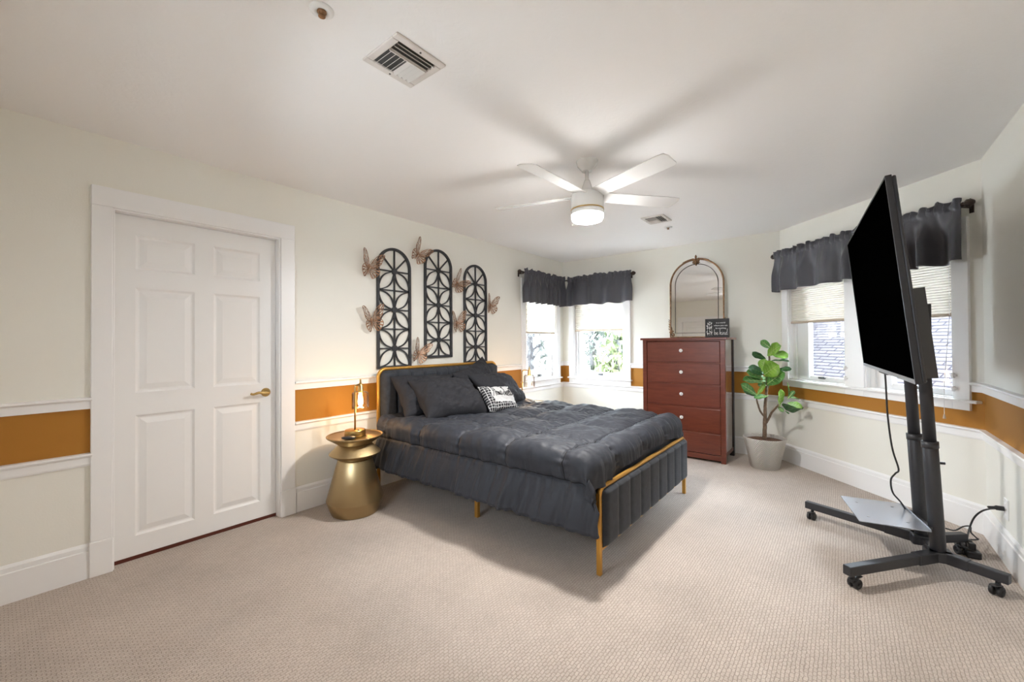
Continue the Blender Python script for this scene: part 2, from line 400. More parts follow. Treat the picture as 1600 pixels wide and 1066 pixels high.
rail(FC, 1.676, CL, P_top); rail(FC, 0, CL, P_low)
rail(FR, 0, LR, P_top); rail(FR, 0, LR, P_low)
run('baseboard_left', FL, XR0, .325, P_base); run('baseboard_left_far', FL, 1.418, XB, P_base)
run('baseboard_back', FB, 0, LB, P_base); run('baseboard_bay', FC, 0, CL, P_base); run('baseboard_right', FR, 0, LR, P_base)

# ------------------------------------------------------------------ doors
def door(name, fr, s0, s1, ztop, panels, handle_s=None, louver=False, ow=.092):
    root = empty(name, mx=fr); struct(root)
    bm = B()                                            # casing with plinth blocks
    box(bm, s0-ow, s0-.006, -.022, 0, .19, ztop+.006); box(bm, s1+.006, s1+ow+.012, -.022, 0, .19, ztop+.006)
    box(bm, s0-ow, s1+ow+.012, -.022, 0, ztop+.006, ztop+.115)
    new('casing', bm, M_trim, root, bev=.003)
    bm = B()
    box(bm, s0-ow-.005, s0-.002, -.028, 0, 0, .19); box(bm, s1+.002, s1+ow+.017, -.028, 0, 0, .19)
    new('plinth_block', bm, M_trim, root, bev=.004)
    bm = B()                                            # jamb and stop
    box(bm, s0-.006, s0+.004, -.01, .1, 0, ztop); box(bm, s1-.004, s1+.006, -.01, .1, 0, ztop); box(bm, s0-.006, s1+.006, -.01, .1, ztop-.004, ztop+.006)
    new('jamb', bm, M_trim, root, bev=.002)
    y0 = .05; a, b, z0, z1 = s0+.006, s1-.006, .022, ztop-.006
    bm = B()
    xs = sorted({a, b, *[p[0] for p in panels], *[p[1] for p in panels]}); zs = sorted({z0, z1, *[p[2] for p in panels], *[p[3] for p in panels]})
    V = {}
    def vert(x, y, z):
        k = (round(x, 5), round(y, 5), round(z, 5))
        if k not in V: V[k] = bm.verts.new((x, y, z))
        return V[k]
    for i in range(len(xs)-1):
        for j in range(len(zs)-1):
            cx, cz = (xs[i]+xs[i+1])/2, (zs[j]+zs[j+1])/2
            if any(p[0] < cx < p[1] and p[2] < cz < p[3] for p in panels): continue
            bm.faces.new([vert(x, y0, z) for x, z in ((xs[i], zs[j]), (xs[i+1], zs[j]), (xs[i+1], zs[j+1]), (xs[i], zs[j+1]))])
    for p in panels:
        prev = None
        for ins, dp in ((0, 0), (.012, .010), (.020, .011), (.052, .002)):
            x0, x1, u0, u1 = p[0]+ins, p[1]-ins, p[2]+ins, p[3]-ins
            q = [vert(x, y0+dp, z) for x, z in ((x0, u0), (x1, u0), (x1, u1), (x0, u1))]
            if prev:
                for k in range(4): bm.faces.new((prev[k], prev[(k+1) % 4], q[(k+1) % 4], q[k]))
            prev = q
        bm.faces.new(prev)
    box(bm, a, b, y0+.013, y0+.045, z0, z1)
    for x in (a, b):
        bm.faces.new([vert(x, y, z) for y, z in ((y0, z0), (y0+.013, z0), (y0+.013, z1), (y0, z1))])
    for z in (z0, z1):
        bm.faces.new([vert(x, y, z) for x, y in ((a, y0), (b, y0), (b, y0+.013), (a, y0+.013))])
    slab = new('slab', bm, M_door, root)
    new('threshold', box(B(), s0, s1, .048, .125, 0, .020), M_ochre_wood, root)
    if handle_s:
        bm = B()
        lathe(bm, [(0, 0), (.031, 0), (.031, .006), (.024, .012), (.012, .016), (.011, .05), (.0, .052)], 28, M=Matrix.Translation((handle_s, y0, .915)) @ Matrix.Rotation(pi/2, 4, 'X'))
        tube(bm, spline([(handle_s, y0-.045, .915), (handle_s-.03, y0-.05, .913), (handle_s-.06, y0-.05, .920), (handle_s-.095, y0-.047, .912), (handle_s-.112, y0-.042, .918)]), [.010]*10+[.009]*6+[.008]*8+[.006], 10)
        new('lever_handle', bm, M_brass, slab, smooth=True)
    return root
PL = [(.521, .809), (.911, 1.193)]
door('door_1', FL, .42, 1.302, 2.035, [(a, b, z0, z1) for a, b in PL for z0, z1 in ((.137, .848), (.981, 1.604), (1.715, 1.920))], 1.229)
door('door_2', FZ, 2.93, 3.75, 1.94, [(3.03, 3.65, .25, .9), (3.03, 3.65, 1.05, 1.84)])

# ------------------------------------------------------------------ windows
def window(name, fr, W, casings, stool_z, apron, sash_l, sash_b, head=2.0, stool=None):
    s0, s1, z0, z1 = W
    root = empty(name, mx=fr); struct(root)
    bm = B()
    for q in casings: box(bm, *q)
    new('casing', bm, M_trim, root, bev=.003)
    bm = B()
    box(bm, s0-.001, s0+.008, -.004, .13, z0, z1); box(bm, s1-.008, s1+.001, -.004, .13, z0, z1); box(bm, s0, s1, -.004, .13, z1-.008, z1); box(bm, s0, s1, -.004, .13, z0-.001, z0+.01)
    new('jamb_liner', bm, M_trim, root)
    a, b = stool or (s0, s1)
    new('stool', box(B(), a, b, -.05, .0, stool_z-.018, stool_z), M_trim, root, bev=.004)
    # sash
    l, r, bt, tp = s0+sash_l, s1-.035, z0+sash_b, z1-.05
    bm = B(); y0, y1 = .055, .095
    box(bm, s0+.008, l, y0, y1, z0+.01, z1-.008); box(bm, r, s1-.008, y0, y1, z0+.01, z1-.008); box(bm, l, r, y0, y1, z0+.01, bt); box(bm, l, r, y0, y1, tp, z1-.008)
    box(bm, s0+.008, s0+.045, y0-.018, y0, z0+.01, z1-.008); box(bm, l-.018, l, y0-.008, y0, bt-.02, tp)
    fr_o = new('sash', bm, M_white_plastic, root, bev=.003)
    new('pane', box(B(), l, r, .072, .076, bt, tp), M_pane, fr_o)
    cs = (s0+s1)/2+.02
    bm = B(); box(bm, cs-.032, cs+.032, y0-.022, y0-.001, z0+.035, z0+.058); box(bm, cs-.02, cs+.028, y0-.034, y0-.018, z0+.042, z0+.05)
    new('crank_handle', bm, M_grey, fr_o, bev=.003)
    return root
ct, cz = -.02, 2.09
window('window_1', FL, WL, [(4.216, WL[0], ct, 0, .676, cz), (WL[1], 5.137, ct, 0, .676, cz), (WL[0], WL[1], ct, 0, 2.0, cz), (WL[0], WL[1], ct, 0, .676, .745)], .76, None, .10, .075, stool=(4.205, 5.150))
window('window_2', FB, WB, [(.108, WB[0], ct, 0, .676, cz), (WB[1], 1.041, ct, 0, .676, cz), (WB[0], WB[1], ct, 0, 2.0, cz), (WB[0], WB[1], ct, 0, .676, .745)], .76, None, .095, .075, stool=(.095, 1.060))
C_z = .79
window('window_3', FC, W1, [(.035, W1[0], ct, 0, C_z, cz), (W1[1], W2[0], ct, 0, C_z, cz), (W1[0], W1[1], ct, 0, 2.0, cz), (W1[0], W1[1], ct, 0, C_z, .845)], .862, None, .19, .055, stool=(.022, .848))
window('window_4', FC, W2, [(W2[1], 1.674, ct, 0, C_z, cz), (W2[0], W2[1], ct, 0, 2.0, cz), (W2[0], W2[1], ct, 0, C_z, .845)], .862, None, .17, .055, stool=(.849, 1.730))
window('added_fill_window', FZ, W_FILL, [(W_FILL[0]-.09, W_FILL[0], ct, 0, 1.07, 1.71), (W_FILL[1], W_FILL[1]+.09, ct, 0, 1.07, 1.71), (W_FILL[0], W_FILL[1], ct, 0, 1.62, 1.71), (W_FILL[0], W_FILL[1], ct, 0, 1.07, 1.135)], 1.15, None, .06, .06, stool=(W_FILL[0]-.1, W_FILL[1]+.1))  # unseen window, added behind the camera to lift the near-side light
for nm in ('window_3', 'window_4'):
    rt_ = bpy.data.objects[nm]; s = (W1 if nm == 'window_3' else W2)[1]
    for z in (.93, 1.02):
        bm = B(); box(bm, s-.004, s+.03, -.03, -.02, z-.006, z+.006); box(bm, s+.006, s+.018, -.038, -.02, z-.018, z+.018)
        new('sash_latch', bm, M_white_plastic, rt_, bev=.002)

# cellular shades
def shade(fr, W, zb, label, pull=None):
    s0, s1 = W[0]+.010, W[1]-.010; zt = W[3]-.01
    root = empty('cellular_shade', mx=fr @ Matrix.Translation((0, 0, zb)))
    tag(root, label, 'window shade', 'cream cellular shades')
    n = int((zt-.03-zb-.02)/.0095)
    def fn(u, v):
        k = v*n; z = zb+.02+(zt-.03-zb-.02)*v
        return (s0+(s1-s0)*u, .022+(.007 if round(k) % 2 else -.007), z-zb)
    bm = B(); sheet(bm, fn, 1, n)
    new('pleated_fabric', bm, M_shade, root)
    new('bottom_rail', box(B(), s0, s1, .010, .034, 0, .022), M_shade_rail, root, bev=.005)
    new('head_rail', box(B(), s0, s1, .0, .045, zt-.03-zb, zt-zb), M_white_plastic, root, bev=.004)
    if pull:
        px, zz = pull
        bm = B(); tube(bm, [(px, -.004, zt-.03-zb), (px, -.006, .0), (px, -.058, -.5), (px, -.058, zz+.03-zb)], .0016, 6)
        c = new('pull_cord', bm, M_white_plastic, root)
        bm = B(); lathe(bm, [(.0, .03), (.004, .03), (.009, .0), (0, 0)], 12, c=(px, -.058, zz-zb)); new('tassel', bm, M_shade_rail, c)
shade(FL, WL, 1.378, 'cream cellular shade half lowered over the corner window behind the bed', None)
shade(FB, WB, 1.412, 'cream cellular shade half lowered in the window left of the dresser')
shade(FC, W1, 1.438, 'cream cellular shade half lowered in the window behind the potted plant')
shade(FC, W2, 1.425, 'cream cellular shade with pull cord in the window behind the television', (1.555, .72))

# ------------------------------------------------------------------ curtain rods and valances
def rod(fr, s0, s1, z, label, ends, brk, o=-.085):
    root = empty('curtain_rod', mx=fr @ Matrix.Translation((s0, 0, z))); tag(root, label, 'curtain rod', 'dark bronze curtain rods')
    L = s1-s0
    new('pole', tube(B(), [(0, o, 0), (L, o, 0)], .011, 12), M_rod, root, smooth=True)
    for e in ends:
        x, d = (0, -1) if e == 'l' else (L, 1)
        bm = B()
        lathe(bm, [(.012, 0), (.02, .004), (.014, .014), (.022, .024), (.029, .04), (.026, .056), (.016, .072), (0, .08)], 18, M=Matrix.Translation((x, o, 0)) @ Matrix.Rotation(d*pi/2, 4, 'Y') @ Matrix.Scale(.85, 4))
        for k in range(9):
            a = 2*pi*k/9; tube(bm, [(x+d*.85*t, o+cos(a+t*18)*r, sin(a+t*18)*r) for t, r in ((.02, .019), (.035, .0255), (.05, .0245), (.064, .016))], .0022, 5)
        new('finial', bm, M_rod, root, smooth=True)
    for x in brk:
        bm = B(); tube(bm, [(x-s0, o, -.014), (x-s0, -.005, -.014)], .006, 8); box(bm, x-s0-.012, x-s0+.012, -.006, 0, -.05, .03)
        new('bracket', bm, M_rod, root)
    return root
def valance(fr, s0, s1, z, label, seed, zbot, o=-.085, pitch=.14, amp=.02):
    root = empty('valance', mx=fr @ Matrix.Translation((s0, 0, z)))
    rnd = random.Random(seed); L = s1-s0
    pk = []; x = 0
    while x < L+pitch: pk.append(x); x += pitch*rnd.uniform(.55, 1.5)
    ph = [rnd.uniform(.5, 1.25) for _ in pk]
    def wave(s):
        for i in range(len(pk)-1):
            if pk[i] <= s < pk[i+1]:
                t = (s-pk[i])/(pk[i+1]-pk[i]); return sin(2*pi*t)*(ph[i]*(1-t)+ph[i+1]*t)
        return 0
    D = z-zbot
    def fn(u, v):
        s = u*L; k = v
        # v 0..1 from ruffle top to hem
        zz = .046-(.046+D)*k; d = -zz/D
        g = noise.noise(Vector((s*26, 2.7*seed, 0)))
        if zz > -.03:                                     # ruffle and rod pocket, tightly gathered
            rr = abs(zz)/.046
            oo = -.016+.024*g*(.35+rr)+.009*sin(s*120+seed+3*g)*(1 if zz > .012 else .6)
            if zz < .018 and zz > -.018: oo -= .006
            zz2 = zz+(.026*noise.noise(Vector((s*22, seed*9.1, 3))) if zz > .012 else 0)
            return (s, oo, zz2)
        a = min(1, (d-.08)/.5); a = a*a*(3-2*a) if a > 0 else 0
        oo = -.016+(.012*g*(1-a))+amp*a*wave(s)+amp*.45*a*sin(s*31+seed)*noise.noise(Vector((s*4, seed, 8)))-.010*a
        flare = .035*a*((u-.5)*2)**5
        s2 = s+flare+.008*a*noise.noise(Vector((s*9, d*2, seed)))
        z2 = zz+.010*a*noise.noise(Vector((s*5, seed, 1)))-.006*a*wave(s)
        return (s2, oo, z2)
    bm = B(); sheet(bm, lambda u, v: Vector(fn(u, v))+Vector((0, o, 0)), int(L*190), 44)
    c = new('gathered_cloth', bm, M_val, root, smooth=True, solid=.003)
    tag(root, label, 'valance', 'charcoal valances')
    hb = B(); sheet(hb, lambda u, v: Vector(fn(u, .955+.012*v))+Vector((0, o-.0022, 0)), int(L*190), 1); new('hem_stitching', hb, M_val, root, smooth=True, solid=.0015)
RZ = 2.150
rod(FL, 4.125, 5.155, RZ, 'dark bronze rod over the left window in the corner behind the bed', 'l', [4.17])
rod(FB, .088, 1.082, RZ, 'dark bronze rod over the window left of the dresser mirror', 'lr', [.13, 1.06])
rod(FC, .045, 1.700, RZ+.005, 'long dark bronze rod over the two windows behind the television', 'lr', [.06, .85, 1.69])
valance(FL, 4.165, 5.145, RZ, 'gathered charcoal valance left of the room corner, above the bed pillows', 3, 1.772, pitch=.13, amp=.030)
valance(FB, .145, 1.088, RZ, 'gathered charcoal valance right of the room corner, beside the arched mirror', 5, 1.782, pitch=.19, amp=.026)
valance(FC, .045, 1.700, RZ+.005, 'long gathered charcoal valance on the bay wall behind the television', 11, 1.780, pitch=.20, amp=.048)

# ------------------------------------------------------------------ bed
BX0, BX1, BY0, BY1 = 2.055, 3.585, 1.045, 3.13
bed = empty('bed', (BX0, BY0, 0))
tag(bed, 'upholstered charcoal bed with channel tufted headboard and gold metal frame', 'bed')
def inv(o): return Matrix.Translation(-Vector(o))
ib = inv((BX0, BY0, 0))
def bedpart(name, bm, m, **k):
    bmesh.ops.transform(bm, matrix=ib, verts=bm.verts); return new(name, bm, m, bed, **k)
def tufted(x0, x1, z0, z1, yc, n, rad, face, t=.035, bulge=.018):
    """channel panel: vertical channels, rounded top corners"""
    bm = B(); nu, nv = n*22, 24
    def side(sgn):
        def fn(u, v):
            x = x0+(x1-x0)*u; z = z0+(z1-z0)*v
            c = (u*n) % 1.0
            bul = bulge*(1-abs(2*c-1)**5)
            ex = min(x-x0, x1-x); ez = min(z-z0, z1-z)
            e = min(1, max(0, min(ex, z-z0, (z1-z)*(1 if rad > .04 else 3)))/.03); e = sqrt(1-(1-e)**2)
            # rounded top corners
            if z > z1-rad and ex < rad:
                dz = z-(z1-rad); dx = rad-ex; d = sqrt(dz*dz+dx*dx)
                if d > rad:
                    k = rad/d; dz *= k; dx *= k; z = z1-rad+dz
                    x = x0+rad-dx if x < (x0+x1)/2 else x1-rad+dx; e = 0
            return Vector((x, yc+sgn*(t*.35+(t*.65+bul)*e), z))
        return fn
    sheet(bm, side(-1), nu, nv); sheet(bm, side(1), nu, nv)
    bmesh.ops.remove_doubles(bm, verts=bm.verts, dist=.0005)
    # close rim
    return bm
h = bedpart('headboard_panel', tufted(BX0+.012, BX1-.012, .34, 1.028, 3.115, 10, .055, -1, bulge=.030), M_velvet, smooth=True)
h2 = bedpart('footboard_panel', tufted(BX0+.016, BX1-.016, .143, .458, 1.045, 9, .012, -1, t=.03, bulge=.010), M_velvet, smooth=True)
r = .07
pts = [(BX0, 3.115, 0), (BX0, 3.115, 1.04-r)]+[(BX0+r-r*cos(a), 3.115, 1.04-r+r*sin(a)) for a in [i*pi/16 for i in range(1, 8)]]+[(BX0+r, 3.115, 1.04), (BX1-r, 3.115, 1.04)]+[(BX1-r+r*sin(a), 3.115, 1.04-r+r*cos(a)) for a in [i*pi/16 for i in range(1, 8)]]+[(BX1, 3.115, 1.04-r), (BX1, 3.115, 0)]
bedpart('headboard_frame', tube(B(), pts, .0155, 12), M_gold, smooth=True)
for x in (BX0, BX1):
    bedpart('foot_leg', box(B(), x-.013, x+.013, BY0-.012, BY0+.014, 0, .44), M_gold, bev=.004)
bedpart('footboard_rail', tube(B(), [(BX0, BY0, .425), (BX0+.012, BY0, .452), (BX0+.04, BY0, .466), (BX1-.04, BY0, .466), (BX1-.012, BY0, .452), (BX1, BY0, .425)], .0135, 12), M_gold, smooth=True)
bedpart('footboard_lower_rail', box(B(), BX0, BX1, BY0-.01, BY0+.012, .128, .146), M_gold, bev=.003)
for x in (BX0, BX1):
    bedpart('side_rail', box(B(), x-.012, x+.012, BY0+.013, 3.10, .205, .245), M_gold, bev=.004)
for x in (2.19, 3.45): bedpart('middle_leg', box(B(), x-.015, x+.015, 2.085-.015, 2.085+.015, 0, .205), M_gold, bev=.004)
bm = B(); box(bm, BX0+.012, BX1-.012, 2.06, 2.11, .205, .23); bedpart('cross_rail', bm, M_gold, bev=.003)
bm = B()
for i in range(9): box(bm, BX0+.014, BX1-.014, 1.14+i*.215, 1.21+i*.215, .232, .246)
bedpart('slat', bm, M_blackplastic)

def mattress():
    bm = B(); box(bm, BX0+.02, BX1-.02, 1.085, 3.07, .248, .585)
    bmesh.ops.bevel(bm, geom=list(bm.edges), offset=.05, segments=4, affect='EDGES', profile=.5)
    return new('mattress', bm, M_sheet, smooth=True)
tag(mattress(), 'mattress under slate sheet showing between comforter hem and gold footboard rail', 'mattress')

# comforter
def comforter():
    xl, xr, zt, zl, zr = 1.985, 3.615, .640, .262, .33
    rc = .075
    segs = [('l', zt-rc-zl), ('c', rc*pi/2), ('t', xr-xl-2*rc), ('d', rc*pi/2), ('r', zt-rc-zr)]
    tot = sum(s[1] for s in segs)
    yh, yf = 3.02, 1.078; rf = .085; drop = .085
    Lb = (yh-(yf+rf))+rf*pi/2+drop
    def prof(a):
        for k, l in segs:
            if a <= l+1e-9:
                if k == 'l': return Vector((xl-.012*(1-a/l), zl+a)), Vector((-1, .0)), 1
                if k == 'c': t = a/rc; return Vector((xl+rc-rc*cos(t), zt-rc+rc*sin(t))), Vector((-cos(t), sin(t))), 1-t/(pi/2)
                if k == 't': return Vector((xl+rc+a, zt)), Vector((0, 1)), 0
                if k == 'd': t = a/rc; return Vector((xr-rc+rc*sin(t), zt-rc+rc*cos(t))), Vector((sin(t), cos(t))), t/(pi/2)
                if k == 'r': return Vector((xr+.012*a/l, zt-rc-a)), Vector((1, 0)), 1
            a -= l
        return Vector((xr+.012, zr)), Vector((1, 0)), 1
    a_seam = [.235, .70, 1.14, 1.58, tot-.20]; b_seam = [.10, .53, .95, 1.37, 1.78]
    def fn(u, v):
        a = u*tot; b = v*Lb
        P2, n2, w = prof(a)
        fl = max(0, min(1, (segs[0][1]-a)/segs[0][1])) if w > .99 and a < 1 else 0        # 1 at the left hem
        fr_ = max(0, min(1, (a-(tot-segs[4][1]))/segs[4][1])) if a > 1 else 0
        flap = max(fl, fr_)
        # foot bend
        bb = b; lim = yh-(yf+rf)
        if bb <= lim: y, dz, ny, nz = yh-bb, 0, 0, 1
        elif bb <= lim+rf*pi/2:
            t = (bb-lim)/rf; y = yf+rf-rf*sin(t); dz = rf*(1-cos(t)); ny, nz = -sin(t), cos(t)
        else: y = yf; dz = rf+(bb-lim-rf*pi/2); ny, nz = -1, 0
        wz = (P2.y-zl)/(zt-zl)
        if P2.x < 2.8: wz = max(0, min(1, wz))
        hemk = .45+.55*max(0, min(1, abs(P2.x-2.85)/.7))**2
        z = P2.y-(min(dz, rf)+max(0, dz-rf)*hemk)*wz**1.3
        x = P2.x
        if flap > 0:                       # flap keeps going to the foot leg
            y -= .085*min(1, fl*2.5)*(b/Lb)**5; x -= .022*max(0, (fl-.35)/.65)
        nrm = Vector((n2.x, ny*(1-w), n2.y*nz if w < .99 else n2.y)).normalized() if True else None
        da = min(abs(a-q) for q in a_seam); db = min(abs(b-q) for q in b_seam)
        if fl > .25: db = .2               # lower flap is only gathered
        if fr_ > .3: db = .2
        foot = max(0, (b-lim)/(Lb-lim))
        ka, kb = exp(-da/.05), exp(-db/.05)
        puff = .034*(1-exp(-(da/.09)**1.4))*(1-exp(-(db/.09)**1.4))-.012*max(exp(-(da/.0075)**2), exp(-(db/.0075)**2))
        q = Vector((x*4, y*4, z*4))
        wr = .010*noise.noise(q)+.004*noise.noise(q*2.7)
        wr += .014*ka*noise.noise(Vector((b*34, a*6, 1)))+.014*kb*noise.noise(Vector((a*34, b*6, 5)))
        wr += .009*noise.noise(Vector((x*10+y*8, y*13-x*11, 4)))+.0035*noise.noise(Vector((x*34+y*10, y*22-x*9, 9)))
        if fl > 0 or (P2.x < 2.06 and w > 0):
            wr += (.016*noise.noise(Vector((y*13+z*4, z*2.2, 1)))+.009*noise.noise(Vector((y*34+z*6, z*4, 7))))*(.25+fl)
        if foot > 0: wr += foot*(.016*noise.noise(Vector((x*17, z*6, 2)))+.008*noise.noise(Vector((x*43, z*9, 5))))
        if flap > .95: puff *= .6
        p = Vector((x, y, z))+nrm*(puff+wr)
        if fl > 0:
            p.x -= .03*fl*max(0, noise.noise(Vector((y*6.5, 3, 1))))
            p.z += .010*noise.noise(Vector((y*22, 0, 0)))*fl-.01*fl
            # lift toward the footboard corner
        return p
    bm = B(); g = sheet(bm, fn, 420, 360)
    o = new('comforter', bm, M_duvet, smooth=True)
    md = o.modifiers.new('s', 'SOLIDIFY'); md.thickness = .022; md.offset = -1
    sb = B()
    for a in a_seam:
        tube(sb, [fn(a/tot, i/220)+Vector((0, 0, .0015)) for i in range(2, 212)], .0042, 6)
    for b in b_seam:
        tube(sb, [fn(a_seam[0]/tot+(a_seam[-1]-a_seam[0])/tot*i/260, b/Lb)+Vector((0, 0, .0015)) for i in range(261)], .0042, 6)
    new('stitch_and_crease_shade', sb, M_ink, o, smooth=True)  # stitch lines widened into dark tubes that imitate crease shadow
    return o
tag(comforter(), 'dark charcoal box-quilted comforter spread over the bed', 'comforter')

# pillows
def pillow_surface(w, hh, t, seed):
    def fn(sgn):
        def f(u, v):
            x, y = 2*u-1, 2*v-1
            e = max(0, (1-abs(x)**2.6))**.55*max(0, (1-abs(y)**2.6))**.55
            pin = 1-.10*(1-abs(x)**2)*0
            X = x*w/2*(1-.06*(1-abs(x))*0-.10*(1-y*y)*(abs(x)**2)); Y = y*hh/2*(1-.13*(1-x*x)*(abs(y)**2)-.05*noise.noise(Vector((x*2.5+seed, 0, 0))))
            n = noise.noise(Vector((x*2.2+seed, y*2.2, sgn)))*.10+noise.noise(Vector((x*5+seed, y*4, sgn)))*.06
            edge = max(abs(x), abs(y))
            n += noise.noise(Vector((x*9+seed, y*9, sgn*3)))*.05*edge
            fold = noise.noise(Vector((x*3.5+y*2+seed, y*1.2-x*.6, seed)))*.012+noise.noise(Vector((x*9-y*5+seed, y*3+x*2, seed*2)))*.007+noise.noise(Vector((x*4+y*14, y*5-x*9, seed*3)))*.004
            Z = sgn*t/2*e*(1+n*1.6)+sgn*fold*min(1, e*2)
            Z += .015*noise.noise(Vector((x*1.5+seed*3, y*1.5, 0)))
            return Vector((X, Z, Y))
        return f
    return fn
def pillow(name, w, hh, t, seed, mx, m, n=64):
    fn = pillow_surface(w, hh, t, seed); bm = B()
    sheet(bm, fn(-1), n, n); sheet(bm, fn(1), n, n)
    bmesh.ops.remove_doubles(bm, verts=bm.verts, dist=.0004)
    return new(name, bm, m, mx=mx, smooth=True), fn
def pose(loc, lean, rz, roll=0): return Matrix.Translation(loc) @ Matrix.Rotation(rz, 4, 'Z') @ Matrix.Rotation(lean, 4, 'X') @ Matrix.Rotation(roll, 4, 'Y')
# local: x width, y thickness (front is -y), z height;  lean < 0 tips the top back toward +y
pg = 'charcoal bed pillows'
p1, _ = pillow('bed_pillow', .66, .43, .23, 1, pose((2.435, 2.90, .80), radians(-38), radians(-4), radians(2)), M_pillow)
tag(p1, 'charcoal pillow at back left, against the headboard, mostly hidden', 'pillow', pg)
p2, _ = pillow('bed_pillow', .66, .45, .27, 4.3, pose((2.50, 2.70, .775), radians(-50), radians(-6), radians(4)), M_pillow)
tag(p2, 'wrinkled charcoal pillow leaning in front at the left of the bed', 'pillow', pg)
p3, _ = pillow('bed_pillow', .62, .44, .22, 7.7, pose((3.12, 2.97, .84), radians(-20), radians(8), radians(-14)), M_pillow)
tag(p3, 'charcoal pillow at back right with its corner raised to the headboard top', 'pillow', pg)
p4, _ = pillow('bed_pillow', .70, .46, .25, 9.1, pose((3.22, 2.74, .775), radians(-46), radians(14), radians(4)), M_pillow)
tag(p4, 'charcoal pillow in front at the right, nearest the corner window', 'pillow', pg)
# lettering strokes (unit em), script style
GL = {
 'H': (.62, [[(.0, .02), (.06, .45), (.14, .98)], [(.42, -.05), (.47, .5), (.56, 1.02)], [(-.04, .42), (.2, .5), (.62, .56)]]),
 'o': (.40, [[(.20, .42), (.05, .35), (.03, .12), (.14, .0), (.28, .08), (.30, .28), (.20, .42), (.30, .36), (.42, .38)]]),
 'm': (.60, [[(.02, .40), (.05, .2), (.05, .0)], [(.05, .22), (.14, .40), (.22, .36), (.23, .0)], [(.23, .22), (.33, .40), (.42, .34), (.43, .05), (.50, .0), (.60, .12)]]),
 'e': (.38, [[(.04, .18), (.22, .24), (.27, .36), (.17, .43), (.05, .30), (.05, .10), (.15, .0), (.28, .04), (.40, .16)]]),
 'S': (.60, [[(.50, .86), (.38, 1.0), (.22, .92), (.20, .70), (.38, .50), (.42, .22), (.28, .0), (.08, .06), (.04, .24), (.16, .28)]]),
 'w': (.56, [[(.02, .40), (.05, .10), (.14, .0), (.24, .12), (.26, .36), (.28, .10), (.36, .0), (.46, .14), (.47, .40), (.56, .36)]]),
 't': (.34, [[(.16, .78), (.12, .3), (.14, .05), (.22, .0), (.34, .12)], [(.0, .50), (.32, .56)]]),
 'b': (.40, [[(.06, .98), (.05, .5), (.05, .0)], [(.05, .14), (.12, .38), (.28, .40), (.32, .18), (.20, .0), (.05, .06)]]),
 'k': (.42, [[(.08, 1.0), (.05, .5), (.03, .0)], [(.04, .20), (.22, .44), (.30, .36), (.12, .22), (.22, .06), (.32, .0), (.42, .10)]]),
 'i': (.22, [[(.06, .40), (.05, .08), (.12, .0), (.22, .10)], [(.09, .58), (.11, .62)]]),
 'n': (.44, [[(.02, .40), (.05, .2), (.05, .0)], [(.05, .22), (.16, .41), (.26, .36), (.27, .06), (.34, .0), (.44, .12)]]),
 'd': (.44, [[(.28, .34), (.16, .42), (.04, .30), (.04, .08), (.14, .0), (.26, .12), (.32, .5), (.36, 1.05)], [(.27, .12), (.33, .0), (.44, .08)]]),
 ' ': (.26, [])}
def script_strokes(txt):
    x = 0; out = []
    for c in txt:
        wd, st = GL[c]
        for s in st: out.append([(x+p[0], p[1]) for p in s])
        x += wd
    return out, x
acc_m = pose((2.925, 2.50, .742), radians(-42), radians(-1), radians(7))
p5, pfn = pillow('throw_pillow', .40, .29, .12, 3.0, acc_m, M_check, 40)
tag(p5, 'small black and white check throw pillow lettered Home Sweet', 'pillow')
st, wid = script_strokes('Home Sweet H'); sc = .285/wid
def on_pillow(X, Y):
    u, v = X/.40+.5, Y/.29+.5; p = pfn(-1)(u, v); return p+Vector((0, -.0022, 0))
bm = B()
for s in st:
    q = spline([(a*sc, b*sc*2.1, 0) for a, b in s], 4)
    tube(bm, [on_pillow(-.100+p.x, -.002+p.y) for p in q], .0026, 5)
new('lettering', bm, M_ink, p5)

